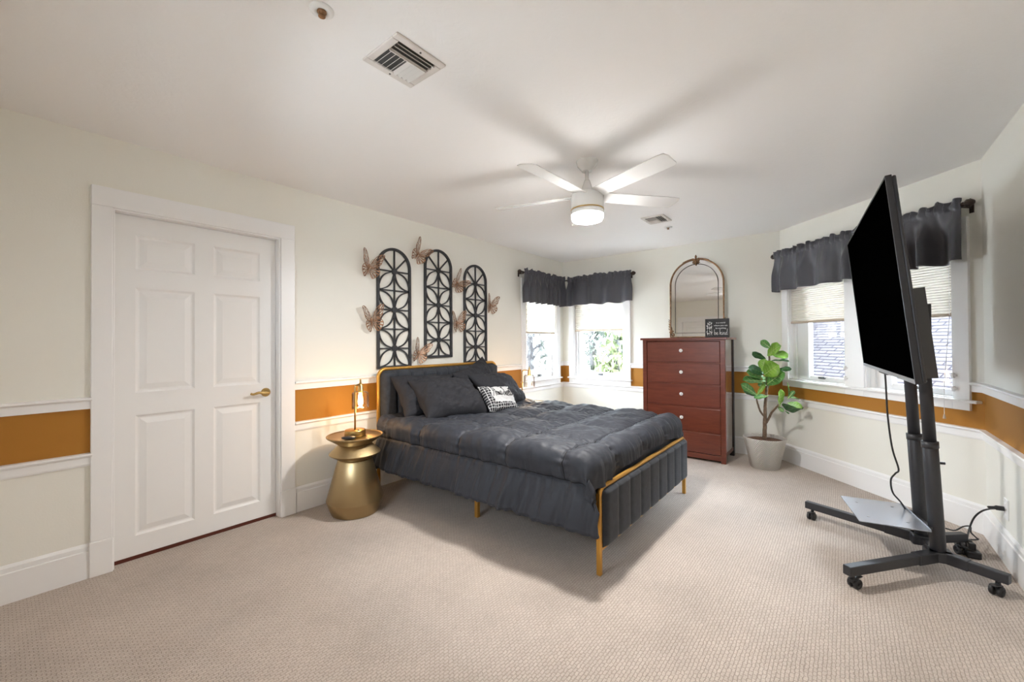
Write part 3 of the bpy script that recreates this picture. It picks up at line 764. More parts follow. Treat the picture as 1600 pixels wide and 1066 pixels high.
# ------------------------------------------------------------------ side tables and lamps
def side_table(loc, label):
    root = empty('side_table', loc); tag(root, label, 'side table', 'brass side tables')
    bm = B(); lathe(bm, [(.0, 0), (.160, 0), (.168, .006), (.203, .10), (.203, .106), (.124, .392), (.118, .402)], 64)
    new('base', bm, M_table, root, smooth=True, bev=.002, ang=25)
    bm = B(); lathe(bm, [(.118, .402), (.182, .440), (.184, .446), (.122, .505), (.118, .512)], 64)
    new('middle_flange', bm, M_table, root, smooth=True, bev=.002, ang=25)
    bm = B(); lathe(bm, [(.118, .512), (.200, .566), (.203, .575), (.198, .578), (.190, .570), (0, .570)], 64)
    new('tray_top', bm, M_table, root, smooth=True, bev=.0015, ang=25)
    return root
def table_lamp(loc, rz, label, lit=True):
    root = empty('table_lamp', loc, rz); tag(root, label, 'lamp', 'brass bulb lamps')
    bm = B(); lathe(bm, [(0, 0), (.074, 0), (.076, .004), (.076, .040), (.072, .045), (0, .046)], 48); b = new('base', bm, M_brass, root, smooth=True, bev=.002, ang=25)
    bm = B(); lathe(bm, [(0, 0), (.010, 0), (.008, .006), (0, .008)], 16, c=(-.03, -.045, .0455)); new('switch', bm, M_blackplastic, b)
    ax, up_ = .085, .022
    pts = [(0, 0, .04), (0, 0, .352)]+[(.025-.025*cos(t), 0, .352+.025*sin(t)) for t in (.4, .8, 1.2, pi/2)]+[(ax, 0, .377)]
    new('pole', tube(B(), pts, .0065, 10), M_brass, root, smooth=True)
    bm = B(); lathe(bm, [(0, .395), (.006, .393), (.007, .366), (.012, .364), (.013, .352), (.018, .345), (.021, .305), (.024, .300), (.024, .292), (0, .290)], 24, c=(ax, 0, up_)); new('socket', bm, M_brass, root, smooth=True)
    bm = B()
    lathe(bm, [(.024, .300), (.046, .298), (.060, .290), (.064, .280), (.064, .160)], 40, c=(ax, 0, up_)); bmesh.ops.delete(bm, geom=[f for f in bm.faces if len(f.verts) > 4], context='FACES_ONLY')
    new('glass_shade', bm, M_lampglass, root, smooth=True)
    bm = B(); lathe(bm, [(0, .290), (.010, .288), (.011, .27), (.017, .245), (.020, .222), (.017, .200), (.008, .188), (0, .186)], 24, c=(ax, 0, up_)); new('bulb', bm, M_bulb, root, smooth=True)
    if lit:
        ld = bpy.data.lights.new('lamp_light', 'POINT'); ld.energy = 1.0; ld.color = (1, .60, .28); ld.shadow_soft_size = .03
        lo = bpy.data.objects.new('lamp_light', ld); COL.objects.link(lo); lo.parent = root; lo.location = (ax, 0, .165)
    return root
T1 = Vector((1.702, 2.885, 0))
side_table(T1, 'brushed brass hourglass side table left of the bed, nearest the white door')
table_lamp(T1+Vector((.0, -.0, .5705)), radians(31.5), 'lit brass lamp with clear glass shade on the table left of the bed')
bm = B(); bmesh.ops.create_uvsphere(bm, u_segments=24, v_segments=12, radius=1, matrix=Matrix.Diagonal((.052, .030, .012, 1)))
gd = new('remote', bm, M_blackplastic, smooth=True, mx=Matrix.Translation((T1.x-.10, T1.y-.085, .583)) @ Matrix.Rotation(radians(-45), 4, 'Z'))
tag(gd, 'small oval black remote lying at the front of the left brass table', 'remote')
T2 = Vector((3.83, 2.75, 0))
side_table(T2, 'brass side table beyond the bed by the corner window, mostly hidden by pillows')
table_lamp(T2+Vector((-.09, .10, .5705)), radians(-40), 'second brass lamp standing beyond the right pillows, before the corner window', True)

# ------------------------------------------------------------------ lattice wall panels
def wall_panel(x, ztop, label):
    root = empty('wall_panel', (x, YL, ztop-1.10)); tag(root, label, 'wall decor', 'arched lattice panels')
    W, Ht = .366, 1.10; R = W/2; zs = Ht-R
    o0, o1 = -.026, -.004
    fwid = .024
    arc = [i*pi/24 for i in range(25)]
    outer = [(-R, 0)]+[(-R*cos(a), zs+R*sin(a)) for a in arc]+[(R, 0)]
    ri = R-fwid
    inner = [(-ri, fwid)]+[(-ri*cos(a), zs+ri*sin(a)) for a in arc]+[(ri, fwid)]
    bm = B(); n = len(outer)
    Vs = [[bm.verts.new((p[0], y, p[1])) for p in q] for q in (outer, inner) for y in (o0, o1)]
    of, ob, nf, nb = Vs
    for i in range(n):
        j = (i+1) % n
        bm.faces.new((of[i], of[j], nf[j], nf[i])); bm.faces.new((ob[i], nb[i], nb[j], ob[j])); bm.faces.new((of[i], ob[i], ob[j], of[j])); bm.faces.new((nf[i], nf[j], nb[j], nb[i]))
    new('frame', bm, M_iron, root, bev=.003)
    bm = B(); f0, f1 = -.022, -.008
    def bar(p, q, wd=.011):
        p, q = Vector((p[0], 0, p[1])), Vector((q[0], 0, q[1])); d = q-p; a = atan2(d.z, d.x)
        box(bm, 0, d.length, f0, f1, -wd/2, wd/2, Matrix.Translation(p) @ Matrix.Rotation(-a, 4, 'Y'))
    pitch = .352; c1 = Ht-.215; C = [c1-i*pitch for i in range(3)]
    bar((0, fwid*.5), (0, Ht-.012))
    bw = R-.012
    for c in C:
        bar((-bw, c), (bw, c))
        lathe(bm, [(0, f0-.003), (.028, f0-.003), (.028, f1), (0, f1)], 12, M=Matrix.Translation((0, 0, c)) @ Matrix.Rotation(-pi/2, 4, 'X') @ Matrix.Diagonal((1, 1, 1, 1)))
    for c in C[:2]: bar((-bw, c-pitch/2), (bw, c-pitch/2))
    for a in (pi/4, 3*pi/4):
        q = .30
        k = 0
        while (k*cos(a))**2+(max(0, c1+k*sin(a)-zs))**2 < (R-.012)**2: k += .004
        bar((0, c1), (k*cos(a), c1+k*sin(a)))
    def petal(p, q):
        p, q = Vector((p[0], 0, p[1])), Vector((q[0], 0, q[1])); d = q-p; nn = Vector((-d.z, 0, d.x)).normalized()
        for s in (-1, 1):
            pr = None
            for i in range(13):
                t = i/12; c = p+d*t+nn*(s*.052*sin(pi*t))
                if pr is not None: bar((pr.x, pr.z), (c.x, c.z), .010)
                pr = c
    for i, c in enumerate(C):
        for s in (-1, 1):
            petal((0, c), (s*bw, max(fwid*.6, c-pitch/2)))
            if i: petal((0, c), (s*bw, c+pitch/2))
    new('lattice', bm, M_iron, root)
wall_panel(2.291, 2.136, 'charcoal arched lattice panel, leftmost, partly behind the headboard')
wall_panel(2.822, 2.214, 'charcoal arched lattice panel hung highest, middle of the three')
wall_panel(3.364, 2.135, 'charcoal arched lattice panel nearest the corner window, right of three')

# ------------------------------------------------------------------ butterflies
def wing_mesh(outline, root_p, rings=3, strip=.22):
    """lace wing: cells between rays and rings, each inset and opened"""
    bm = B(); n = len(outline)
    g = [[bm.verts.new(Vector(root_p).lerp(Vector(o), .12+.88*(k/rings)**.85)) for k in range(rings+1)] for o in outline]
    fs = []
    for i in range(n-1):
        for k in range(rings): fs.append(bm.faces.new((g[i][k], g[i+1][k], g[i+1][k+1], g[i][k+1])))
    fs2 = [f for i, f in enumerate(fs) if (i*7) % 5 not in (0, 2)]
    r = bmesh.ops.inset_individual(bm, faces=fs2, thickness=.0032, use_even_offset=True)
    bmesh.ops.delete(bm, geom=fs2, context='FACES')
    return bm
def butterfly(x, z, size, roll, label, first):
    if first is None:
        root = empty('butterfly')
        for s in (-1, 1):
            hin = Matrix.Rotation(-s*radians(27), 4, 'Z')
            up_o = [(s*a, 0, b) for a, b in spl2([(.01, .012), (.02, .06), (.05, .115), (.085, .145), (.115, .150), (.118, .125), (.105, .095), (.100, .065), (.085, .04), (.055, .018), (.02, .004)])]
            lo_o = [(s*a, 0, b) for a, b in spl2([(.03, .008), (.065, .022), (.088, .012), (.098, -.015), (.088, -.045), (.072, -.062), (.052, -.082), (.036, -.078), (.022, -.055), (.010, -.02)])]
            for o_, nm in ((up_o, 'forewing'), (lo_o, 'hindwing')):
                bm = wing_mesh(o_, (s*.004, 0, .0), 3 if nm == 'forewing' else 2)
                tube(bm, [Vector(p) for p in o_], .0022, 5)
                bmesh.ops.transform(bm, matrix=Matrix.Translation((0, -.012, 0)) @ hin, verts=bm.verts)
                new(nm, bm, M_copper, root, solid=.0018)
        bm = B(); tube(bm, spline([(0, -.012, -.055), (0, -.014, -.02), (0, -.016, .02), (0, -.014, .045)], 4), [.002, .003, .004, .004, .005, .005, .0055, .006, .006, .006, .005, .004, .003], 8)
        for s in (-1, 1): tube(bm, spline([(0, -.014, .045), (s*.012, -.018, .075), (s*.024, -.02, .095)], 4), .0010, 5)
        new('body', bm, M_copper, root, smooth=True)
        bm = B(); box(bm, -.006, .006, -.012, -.0, -.015, .015); new('wall_clip', bm, M_copper, root)
    else: root = copy_tree(first)
    root.matrix_world = Matrix.Translation((x, YL-.001, z)) @ Matrix.Rotation(radians(roll), 4, 'Y') @ Matrix.Scale(size, 4)
    tag(root, label, 'wall decor', 'copper butterflies on the wall')
    return root
def spl2(p): return [(v.x, v.y) for v in spline([(a, b, 0) for a, b in p], 2)]
bf = None
for x, z, sz, ro, lb in (
    (2.03, 1.915, .98, 10, 'copper lace butterfly at the top left shoulder of the leftmost lattice panel'),
    (2.555, 2.115, .95, 34, 'copper lace butterfly highest on the wall, between left and middle panels'),
    (2.06, 1.45, .98, -8, 'copper lace butterfly on the left edge of the leftmost panel, above the lamp'),
    (2.56, 1.152, .95, 20, 'copper lace butterfly low between left and middle panels, just above the headboard'),
    (3.075, 1.885, .95, 42, 'copper lace butterfly upper of the two between middle and right panels'),
    (3.08, 1.458, .95, -4, 'copper lace butterfly lower of the two between middle and right panels'),
    (3.615, 1.68, .92, 8, 'copper lace butterfly alone to the right of the right panel')):
    b_ = butterfly(x, z, sz, ro, lb, bf); bf = bf or b_

# ------------------------------------------------------------------ dresser
DX0, DX1, DY0, DY1, DZ = 4.669, 5.12, .945, 1.806, 1.302
dr = empty('dresser', ((DX0+DX1)/2, (DY0+DY1)/2, 0)); tag(dr, 'tall reddish cherry dresser with five drawers and small white knobs', 'dresser')
idr = inv(dr.location)
def dpart(name, bm, m, parent=None, **k):
    bmesh.ops.transform(bm, matrix=idr, verts=bm.verts); return new(name, bm, m, parent or dr, **k)
dpart('top', box(B(), DX0-.018, DX1+.012, DY0-.022, DY1+.022, 1.278, DZ), M_wood, bev=.004)
bm = B()
for x0, x1 in ((DX0, DX0+.042), (DX1-.042, DX1)):
    for y0, y1 in ((DY0, DY0+.046), (DY1-.046, DY1)): pass
pw = .046
for x0, x1 in ((DX0, DX0+pw), (DX1-pw, DX1)):
    for y0, y1 in ((DY0, DY0+pw), (DY1-pw, DY1)): dpart('corner_post', box(B(), x0, x1, y0, y1, 0, 1.278), M_wood if x0 < 4.8 else M_blackplastic, bev=.003)
bm = B(); box(bm, DX0+pw, DX1-pw, DY0+.010, DY0+.022, .10, 1.278); dpart('side_panel', bm, M_wood_side)
bm = B(); box(bm, DX0+pw, DX1-pw, DY1-.022, DY1-.010, .10, 1.278); dpart('side_panel', bm, M_wood_side)
bm = B(); box(bm, DX1-.012, DX1-.004, DY0+pw, DY1-pw, .10, 1.278); dpart('back_panel', bm, M_wood)
dzs = [(1.036, 1.262), (.806, 1.026), (.562, .796), (.302, .552), (.078, .292)]
zc = [1.278]+[(a[0]+b[1])/2 for a, b in zip(dzs, dzs[1:])]
bm = B()
for z in zc[1:]: box(bm, DX0+.004, DX0+.05, DY0+pw, DY1-pw, z-.006, z+.006)
box(bm, DX0+.004, DX0+.05, DY0+pw, DY1-pw, 1.266, 1.278)
dpart('front_rails', bm, M_wood)
bm = B(); box(bm, DX0+.003, DX0+.03, DY0+pw, DY1-pw, .022, .074); box(bm, DX0+pw, DX1-pw, DY0+.008, DY0+.022, .06, .10); dpart('plinth_rail', bm, M_wood, bev=.002)
for z0, z1 in dzs:
    d = dpart('drawer', box(B(), DX0+.006, DX0+.42, DY0+pw+.004, DY1-pw-.004, z0+.002, z1-.002), M_wood, bev=.004)
    bm = B(); lathe(bm, [(0, -.006), (.008, -.006), (.008, .004), (.017, .008), (.019, .016), (.015, .021), (.006, .022), (0, .0215)], 22, M=Matrix.Translation((DX0, 1.377, (z0+z1)/2+.014)) @ Matrix.Rotation(-pi/2, 4, 'Y'))
    k_ = dpart('knob', bm, M_white_plastic, smooth=True); k_.parent = d
    bm = B(); lathe(bm, [(0, .0215), (.004, .0215), (.004, .024), (0, .024)], 12, M=Matrix.Translation((DX0, 1.377, (z0+z1)/2+.014)) @ Matrix.Rotation(-pi/2, 4, 'Y')); s_ = dpart('knob_screw', bm, M_brass); s_.parent = d

# arched mirror leaning on the wall, standing on the dresser
mc = 1.352
mi = empty('arched_mirror', mx=Matrix.Translation((5.10, mc-.018, DZ)) @ Matrix.Rotation(-pi/2, 4, 'Z') @ Matrix.Rotation(radians(-1.2), 4, 'X'))
tag(mi, 'arched mirror in thin antique gilt frame with leaf crest, standing on the dresser', 'mirror')
def arch(R, z0, zs, n=36): return [(-R, 0, z0)]+[(-R*cos(pi*i/n), 0, zs+R*sin(pi*i/n)) for i in range(n+1)]+[(R, 0, z0)]
Ro, zs_ = .293, .628
bm = B(); a = [bm.verts.new((p[0], .004, p[2])) for p in arch(Ro-.004, .012, zs_)]; bm.faces.new(a); a2 = [bm.verts.new((p[0], .014, p[2])) for p in arch(Ro-.004, .012, zs_)]; bm.faces.new(a2[::-1])
for i in range(len(a)): j = (i+1) % len(a); bm.faces.new((a[i], a[j], a2[j], a2[i]))
new('mirror_plate', bm, M_mirror, mi)
bm = B(); tube(bm, arch(Ro, .010, zs_), .0095, 8, closed=True); new('outer_frame', bm, M_antique, mi, smooth=True)
bm = B(); tube(bm, arch(Ro-.056, .058, zs_-.002), .0042, 8, closed=True); new('inner_frame', bm, M_darkline, mi, smooth=True)
bm = B()
zt = zs_+Ro
def scroll(bm, cx, cz, r0, s, turns=1.3, r=.006, y=-.006):
    tube(bm, [(cx+s*r0*(1-t)*cos(t*turns*2*pi), y, cz+r0*(1-t)*sin(t*turns*2*pi)) for t in [i/22*.85 for i in range(23)]], r, 6)
lathe(bm, [(0, 0), (.008, .0), (.013, .018), (.010, .03), (.004, .042), (0, .046)], 10, c=(0, -.004, zt+.006))
for s in (-1, 1):
    scroll(bm, s*.028, zt-.012, .022, s); scroll(bm, s*.022, zt-.044, .014, s)
    for k in range(7):
        aa = pi/2-s*(.12+.055*k); c = Vector((Ro*cos(aa)*1, -.008, zs_+Ro*sin(aa))); d = Vector((-cos(aa-s*.9), 0, -sin(aa-s*.9)))
        tube(bm, [c+Vector((cos(aa), 0, sin(aa)))*.012, c+Vector((s*.012, -.003, .002)), c+Vector((s*.024, 0, -.016))], [.002, .007, .002], 6)
tube(bm, spline([(0, -.006, zt+.01), (0, -.012, zt-.03), (0, -.008, zt-.062), (0, -.006, zt-.075)], 3), [.009, .010, .010, .011, .011, .010, .009, .007, .005, .003], 8)
new('crest_ornament', bm, M_antique, mi, smooth=True)
for s in (-1, 1):
    bm = B()
    scroll(bm, s*(Ro-.024), .036, .026, s, r=.007); scroll(bm, s*(Ro-.01), .075, .020, -s, r=.006)
    tube(bm, spline([(s*(Ro+.004), -.006, .06), (s*(Ro-.008), -.008, .11), (s*(Ro+.006), -.006, .16), (s*(Ro-.002), -.006, .20), (s*(Ro+.022), -.006, .225)], 4), [.010, .010, .009, .009, .009, .008, .008, .007, .007, .006, .006, .005, .005, .004, .004, .003, .002], 7)
    for k in range(4): tube(bm, [(s*(Ro-.006), -.008, .09+.03*k), (s*(Ro+.014), -.01, .105+.03*k), (s*(Ro+.016), -.006, .12+.03*k)], [.002, .006, .002], 6)
    new('corner_ornament', bm, M_antique, mi, smooth=True)

# sign on the dresser
sg = empty('sign', mx=Matrix.Translation((4.86, 1.062, DZ)) @ Matrix.Rotation(-pi/2-radians(3), 4, 'Z'))
tag(sg, 'small black sign reading be kind, standing on the dresser beside the mirror', 'sign')
new('board', box(B(), -.118, .118, 0, .028, 0, .203), M_black_board, sg, bev=.002)
for i, t in enumerate(('in a world', 'where you can', 'be anything')):
    me = text_mesh(t, .0225, .0006); me.materials.append(M_white_letters)
    o = bpy.data.objects.new('small_lettering', me); COL.objects.link(o); o.parent = sg
    o.matrix_local = Matrix.Translation((.040, -.0006, .158-.029*i)) @ Matrix.Rotation(pi/2, 4, 'X')
st, wid = script_strokes('be kind'); bm = B(); k_ = .135/wid
for s in st: tube(bm, [(-.026+p.x*k_, -.001, .030+p.y*k_*1.15) for p in spline([(a, b, 0) for a, b in s], 4)], .0018, 5)
new('script_lettering', bm, M_white_letters, sg)
bm = B(); rnd = random.Random(4)
for k in range(3): tube(bm, spline([(-.09+.02*k, -.0008, .02), (-.095+.022*k, -.0008, .10), (-.09+.018*k, -.0008, .165)], 4), .0012, 4)
for k in range(26):
    c = Vector((rnd.uniform(-.102, -.048), -.001, rnd.uniform(.03, .182))); a = rnd.uniform(0, pi)
    box(bm, -.008, .008, -.0006, .0006, -.0026, .0026, Matrix.Translation(c) @ Matrix.Rotation(a, 4, 'Y'))
new('leaf_motif', bm, M_white_letters, sg)

# ------------------------------------------------------------------ fiddle leaf fig
PC = Vector((4.815, .625, 0))
plant = empty('potted_fig', PC); tag(plant, 'fiddle leaf fig in a white woven-pattern pot beside the dresser', 'potted plant')
bm = B(); lathe(bm, [(0, 0), (.118, 0), (.126, .006), (.186, .285), (.190, .298), (.184, .302), (.176, .296), (.170, .26), (0, .26)], 72)
pot = new('pot', bm, M_pot, plant, smooth=True)
bm = B(); lathe(bm, [(.172, .262), (.172, .268), (.12, .276), (.05, .28), (0, .282)], 40); new('soil', bm, M_soil, plant, smooth=True)
dv = (PC-Vector((0, 0, HC))); 
def pp(px, py, dd=0):
    """a point at the plant's distance from the lens, dd metres nearer or farther"""
    d = fw.dot(PC+Vector((0, 0, .8))-Vector((0, 0, HC)))+dd-(.16 if px > 1218 and py < 660 else (.16*max(0, (px-1202)/16) if py < 660 else 0))
    r = fw+rt*((px-800)/F_PX)-up*((py-533+4.46)/F_PX)
    return Vector((0, 0, HC))+r*d-PC
Z_ = lambda x, y: (1140+x/4.845, 520+y/4.845)
bm = B()
def limb(pts, rs):
    q = spline([pp(*Z_(a, b), c) for a, b, c in pts], 5); n = len(q)
    q = [p+Vector((noise.noise(p*40)*.003, noise.noise(p*40+Vector((5, 5, 5)))*.003, 0)) for p in q]
    tube(bm, q, [rs[0]+(rs[1]-rs[0])*i/(n-1) for i in range(n)], 9)
limb([(264, 805, 0), (266, 720, 0), (268, 640, 0), (270, 560, 0), (276, 490, 0), (282, 420, 0), (290, 330, .02), (300, 200, 0), (300, 130, 0)], (.020, .007))
limb([(268, 640, 0), (236, 600, .01), (216, 550, .02), (205, 505, .02), (212, 460, .02)], (.010, .006))
limb([(270, 690, 0), (296, 650, -.01), (318, 605, -.03), (350, 570, -.04), (372, 545, -.05)], (.013, .008))
new('trunk', bm, M_bark, plant, smooth=True)
def leaf(base, tip, wid, m, facing, droop=.12, fold=.25, dd=(0, 0)):
    b = pp(*Z_(*base), dd[0]); t = pp(*Z_(*tip), dd[1]); ax = t-b; L = ax.length; ax.normalize()
    vw = (Vector((0, 0, HC))-(PC+b)).normalized()                    # which way the blade's face turns, mostly into the room
    f = (vw*facing[0]+Vector((0, 0, 1))*facing[1]+rt*facing[2]); nrm = (f-ax*f.dot(ax)).normalized(); sd = ax.cross(nrm)
    bm = B()
    def fn(u, v):
        s = v; xx = 2*u-1
        w = wid*L*.5*(sin(pi*min(1, s*.96+.02))**.55)*(.55+.75*s**1.2)*(1 if s < .86 else sqrt(max(0, 1-((s-.86)/.14)**2)))
        rip = .02*L*sin(s*16+xx*2)*abs(xx)
        p = b+ax*(L*s)+sd*(xx*w)+nrm*(fold*abs(xx)**1.5*w+rip-droop*L*(s-.2)**2)
        return p
    sheet(bm, fn, 10, 18)
    bmesh.ops.remove_doubles(bm, verts=bm.verts, dist=1e-5)
    o = new('leaf', bm, m, plant, smooth=True, solid=.0016)
    v = B(); tube(v, [fn(.5, i/12)+nrm*.0012 for i in range(12)], [.0034-.0002*i for i in range(12)], 5)
    for k in range(2, 10, 2):
        for s in (-1, 1): tube(v, [fn(.5, k/12)+nrm*.001, fn(.5+s*.2, (k+.9)/12)+nrm*.001, fn(.5+s*.36, (k+1.6)/12)+nrm*.001], [.0016, .001, .0005], 4)
    new('leaf_vein', v, M_vein if m is not M_leaf3 else M_leaf2, o)
    return o
LF, LM, LD = M_leaf, M_leaf2, M_leaf3
for args in [
    ((312, 118), (238, 62), .62, LM, (1, .3, 0)), ((285, 170), (375, 95), .6, LF, (1, .5, 0)), ((296, 150), (440, 180), .62, LF, (.8, .9, 0)),
    ((300, 215), (446, 205), .34, LD, (.4, 1, .1)), ((272, 200), (174, 152), .5, LD, (.8, -.5, 0)), ((252, 296), (262, 200), .82, LF, (1, .1, -.3)),
    ((262, 318), (362, 245), .92, LF, (1, .2, 0)), ((262, 312), (148, 262), .6, LD, (.8, .4, 0)), ((362, 282), (468, 272), .5, LD, (.8, .5, 0)),
    ((268, 345), (134, 292), .55, LM, (.9, .6, 0)), ((282, 392), (404, 300), .62, LM, (1, .4, 0)), ((275, 372), (108, 352), .5, LM, (.8, .9, 0)),
    ((202, 470), (92, 388), .5, LM, (1, .6, 0)), ((198, 480), (105, 432), .42, LD, (.7, -.6, 0)), ((205, 475), (268, 385), .34, LF, (.8, .2, .5)),
    ((292, 478), (190, 490), .5, LM, (.7, .9, 0)), ((280, 400), (215, 395), .6, LM, (.9, .5, 0)), ((290, 420), (270, 330), .6, LM, (1, .2, .3)),
    ((372, 560), (396, 428), .52, LF, (.8, .2, .7)), ((444, 505), (448, 378), .34, LM, (.5, .1, 1)), ((398, 540), (548, 592), .60, LD, (.7, -.7, 0)),
    ((436, 535), (556, 560), .62, LF, (.8, .8, .0)), ((450, 492), (528, 498), .5, LM, (.5, 1, 0)), ((366, 560), (410, 598), .6, LM, (.9, .4, 0)),
    ((420, 592), (452, 615), .3, LD, (.8, .3, 0)), ((440, 500), (490, 440), .45, LM, (.7, .6, .3))]:
    j = random.uniform(-.06, .03); leaf(*args, dd=(j*.3, j))

# ------------------------------------------------------------------ television on rolling stand
SY = radians(11.5); SC = Vector((3.315, -.373, 0))
MS = Matrix.Translation(SC) @ Matrix.Rotation(SY, 4, 'Z')       # local x: toward the far pole, y: toward the screen side
ts = empty('tv_stand', mx=MS); tag(ts, 'black rolling television stand with two poles, shelf and castors', 'tv stand')
LEAN = .046; hs = .105
lv = Vector((0, sin(LEAN), cos(LEAN)))
ends = {(1, 1): (.42, .50), (1, -1): (.235, -.215), (-1, 1): (-.505, .47), (-1, -1): (-.255, -.185)}
for s in (-1, 1):
    b0 = Vector((s*hs, 0, .075))
    low = new('pole', tube(B(), [b0, b0+lv*.62], .033, 24), M_black, ts, smooth=True, bev=.002)
    new('pole_collar', tube(B(), [b0+lv*.60, b0+lv*.635], .036, 24), M_black, low, smooth=True)
    new('pole_screw', tube(B(), [b0+lv*.52+Vector((0, -.03, 0)), b0+lv*.52+Vector((0, -.055, 0))], .007, 10), M_black, low)
    new('upper_pole', tube(B(), [b0+lv*.62, b0+lv*1.34], .0275, 24), M_black, ts, smooth=True)
    bm = B(); box(bm, s*hs-.045, s*hs+.045, -.055, .055, .066, .122); new('hub', bm, M_black, ts, bev=.008)
bm = B(); box(bm, -hs, hs, -.022, .022, .074, .112); new('crossbar', bm, M_chrome, ts, bev=.003)
bm = B(); tube(bm, [Vector((-hs, 0, .075))+lv*1.16, Vector((hs, 0, .075))+lv*1.16], .014, 10); tube(bm, [Vector((-hs, 0, .075))+lv*1.30, Vector((hs, 0, .075))+lv*1.30], .014, 10); new('upper_crossbar', bm, M_black, ts)
def castor(x, y, rz):
    root = empty('castor'); root.parent = ts; root.location = (x, y, 0); root.rotation_euler = (0, 0, rz)
    bm = B(); lathe(bm, [(0, .068), (.010, .068), (.010, .052), (.018, .050), (.018, .044), (0, .044)], 14); box(bm, -.014, .018, -.011, .011, .030, .048)
    new('yoke', bm, M_blackplastic, root, bev=.003)
    for yy in (-.014, .014):
        bm = B(); lathe(bm, [(.010, -.007), (.022, -.009), (.0255, -.006), (.0255, .006), (.022, .009), (.010, .007), (.010, -.007)], 24, M=Matrix.Translation((.014, yy, .0255)) @ Matrix.Rotation(pi/2, 4, 'X'))
        lathe(bm, [(0, -.005), (.011, -.005), (.011, .005), (0, .005)], 14, M=Matrix.Translation((.014, yy, .0255)) @ Matrix.Rotation(pi/2, 4, 'X'))
        new('castor_wheel', bm, M_blackplastic, root, smooth=True)
    bm = B(); box(bm, .0, .06, -.014, .014, .045, .051, Matrix.Rotation(radians(-8), 4, 'Y')); new('brake_lever', bm, M_blackplastic, root, bev=.002)
for (s, f), (ex, ey) in ends.items():
    a = Vector((s*hs, 0, 0)); e = Vector((ex, ey, 0)); d = e-a; ang = atan2(d.y, d.x)
    M_ = Matrix.Translation(a) @ Matrix.Rotation(ang, 4, 'Z'); L_ = d.length+.02
    bm = B(); box(bm, .02, L_, -.02, .02, .070, .118, M_); arm = new('base_arm', bm, M_black, ts, bev=.004)
    bm = B(); box(bm, .02, .17 if f > 0 else .12, -.024, .024, .066, .122, M_); new('arm_sleeve', bm, M_black, arm, bev=.005)
    castor(ex-d.normalized().x*.02, ey-d.normalized().y*.02, {(1, 1): 2.8, (1, -1): 3.6, (-1, 1): -.6, (-1, -1): 2.6}[(s, f)]-SY)
bm = B(); box(bm, -.213, .213, .062, .362, .247, .252); box(bm, -.213, .213, .062, .066, .252, .262)
sh = new('shelf', bm, M_shelf, ts, bev=.0015)
bm = B()
for x in (-.12, .12):
    for y in (.13, .30): lathe(bm, [(0, 0), (.007, 0), (.007, .0008), (0, .0008)], 12, c=(x, y, .2522))
new('shelf_hole', bm, M_blackplastic, sh)
bm = B(); box(bm, -hs-.03, hs+.03, .03, .075, .225, .247); new('shelf_bracket', bm, M_black, ts, bev=.003)
# television: solved centre, yaw and forward tilt
TVH = .87; TVW = TVH*1.765; k_ = TVH/.62
TVC = Vector((2.254*k_, -.095*k_, HC+(1.457-HC)*k_)); TYAW, TT = .076, .096
Wd = Vector((cos(TYAW), sin(TYAW), 0)); Nn = Vector((-sin(TYAW), cos(TYAW), 0)); Vv = Vector((0, 0, 1))*cos(TT)+Nn*sin(TT); Nn2 = Wd.cross(Vv)     # Nn2 points away from the screen side
MT = Matrix((Wd, Nn2, Vv)).transposed().to_4x4(); MT.translation = TVC
tv = empty('television', mx=MT); tag(tv, 'large flat black television tilted forward on the rolling stand', 'television')
# local: x along width, y = Wd x Vv  (back side), z up
sy = 1 if Nn2.dot(Nn) < 0 else -1
hw, hh_ = TVW/2, TVH/2
def yb(a, b): return (a, b) if sy > 0 else (-b, -a)
y0_, y1_ = yb(0, .004); bm = B(); box(bm, -hw, hw, y0_, y1_, -hh_, hh_); new('screen', bm, M_screen, tv)
y0_, y1_ = yb(-.003, .02); bm = B()
for q in ((-hw-.007, -hw, -hh_-.02, hh_+.007), (hw, hw+.007, -hh_-.02, hh_+.007), (-hw, hw, hh_, hh_+.007)): box(bm, q[0], q[1], y0_, y1_, q[2], q[3])
new('bezel', bm, M_black, tv, bev=.002)
new('lower_bezel', box(B(), -hw, hw, y0_, y1_, -hh_-.02, -hh_), M_silver, tv, bev=.002)
y0_, y1_ = yb(.02, .034); y2_, y3_ = yb(.034, .062)
bm = B(); box(bm, -hw-.004, hw+.004, y0_, y1_, -hh_-.016, hh_+.002); box(bm, -hw*.7, hw*.7, y2_, y3_, -hh_+.03, hh_*.2); new('back_housing', bm, M_black, tv, bev=.005)
y0_, y1_ = yb(-.004, .012); new('sensor_bar', box(B(), -.12, .12, y0_, y1_, -hh_-.026, -hh_-.018), M_black, tv, bev=.002)
# mounting arms belong to the stand
y0_, y1_ = yb(.063, .138)
for x in (-.42, .42):
    bm = B(); box(bm, x-.004, x+.004, y0_, y1_, -.462, -.03); box(bm, x-.015, x+.015, *(yb(.063, .067)), -.462, -.03)
    for zz in (-.41, -.22, -.07): lathe(bm, [(0, -.007), (.006, -.007), (.006, .007), (0, .007)], 10, M=Matrix.Translation((x, (y0_+y1_)/2, zz)) @ Matrix.Rotation(pi/2, 4, 'Y'))
    o = new('mount_arm', bm, M_arm); o.matrix_world = MT; wm = MT.copy(); o.parent = ts; o.matrix_parent_inverse = MS.inverted()
y0_, y1_ = yb(.095, .130)
bm = B(); box(bm, -.416, .416, y0_, y1_, -.10, -.05); box(bm, -.416, .416, y0_, y1_, -.30, -.25)
o = new('mount_bar', bm, M_black, bev=.002); o.matrix_world = MT; o.parent = ts; o.matrix_parent_inverse = MS.inverted()
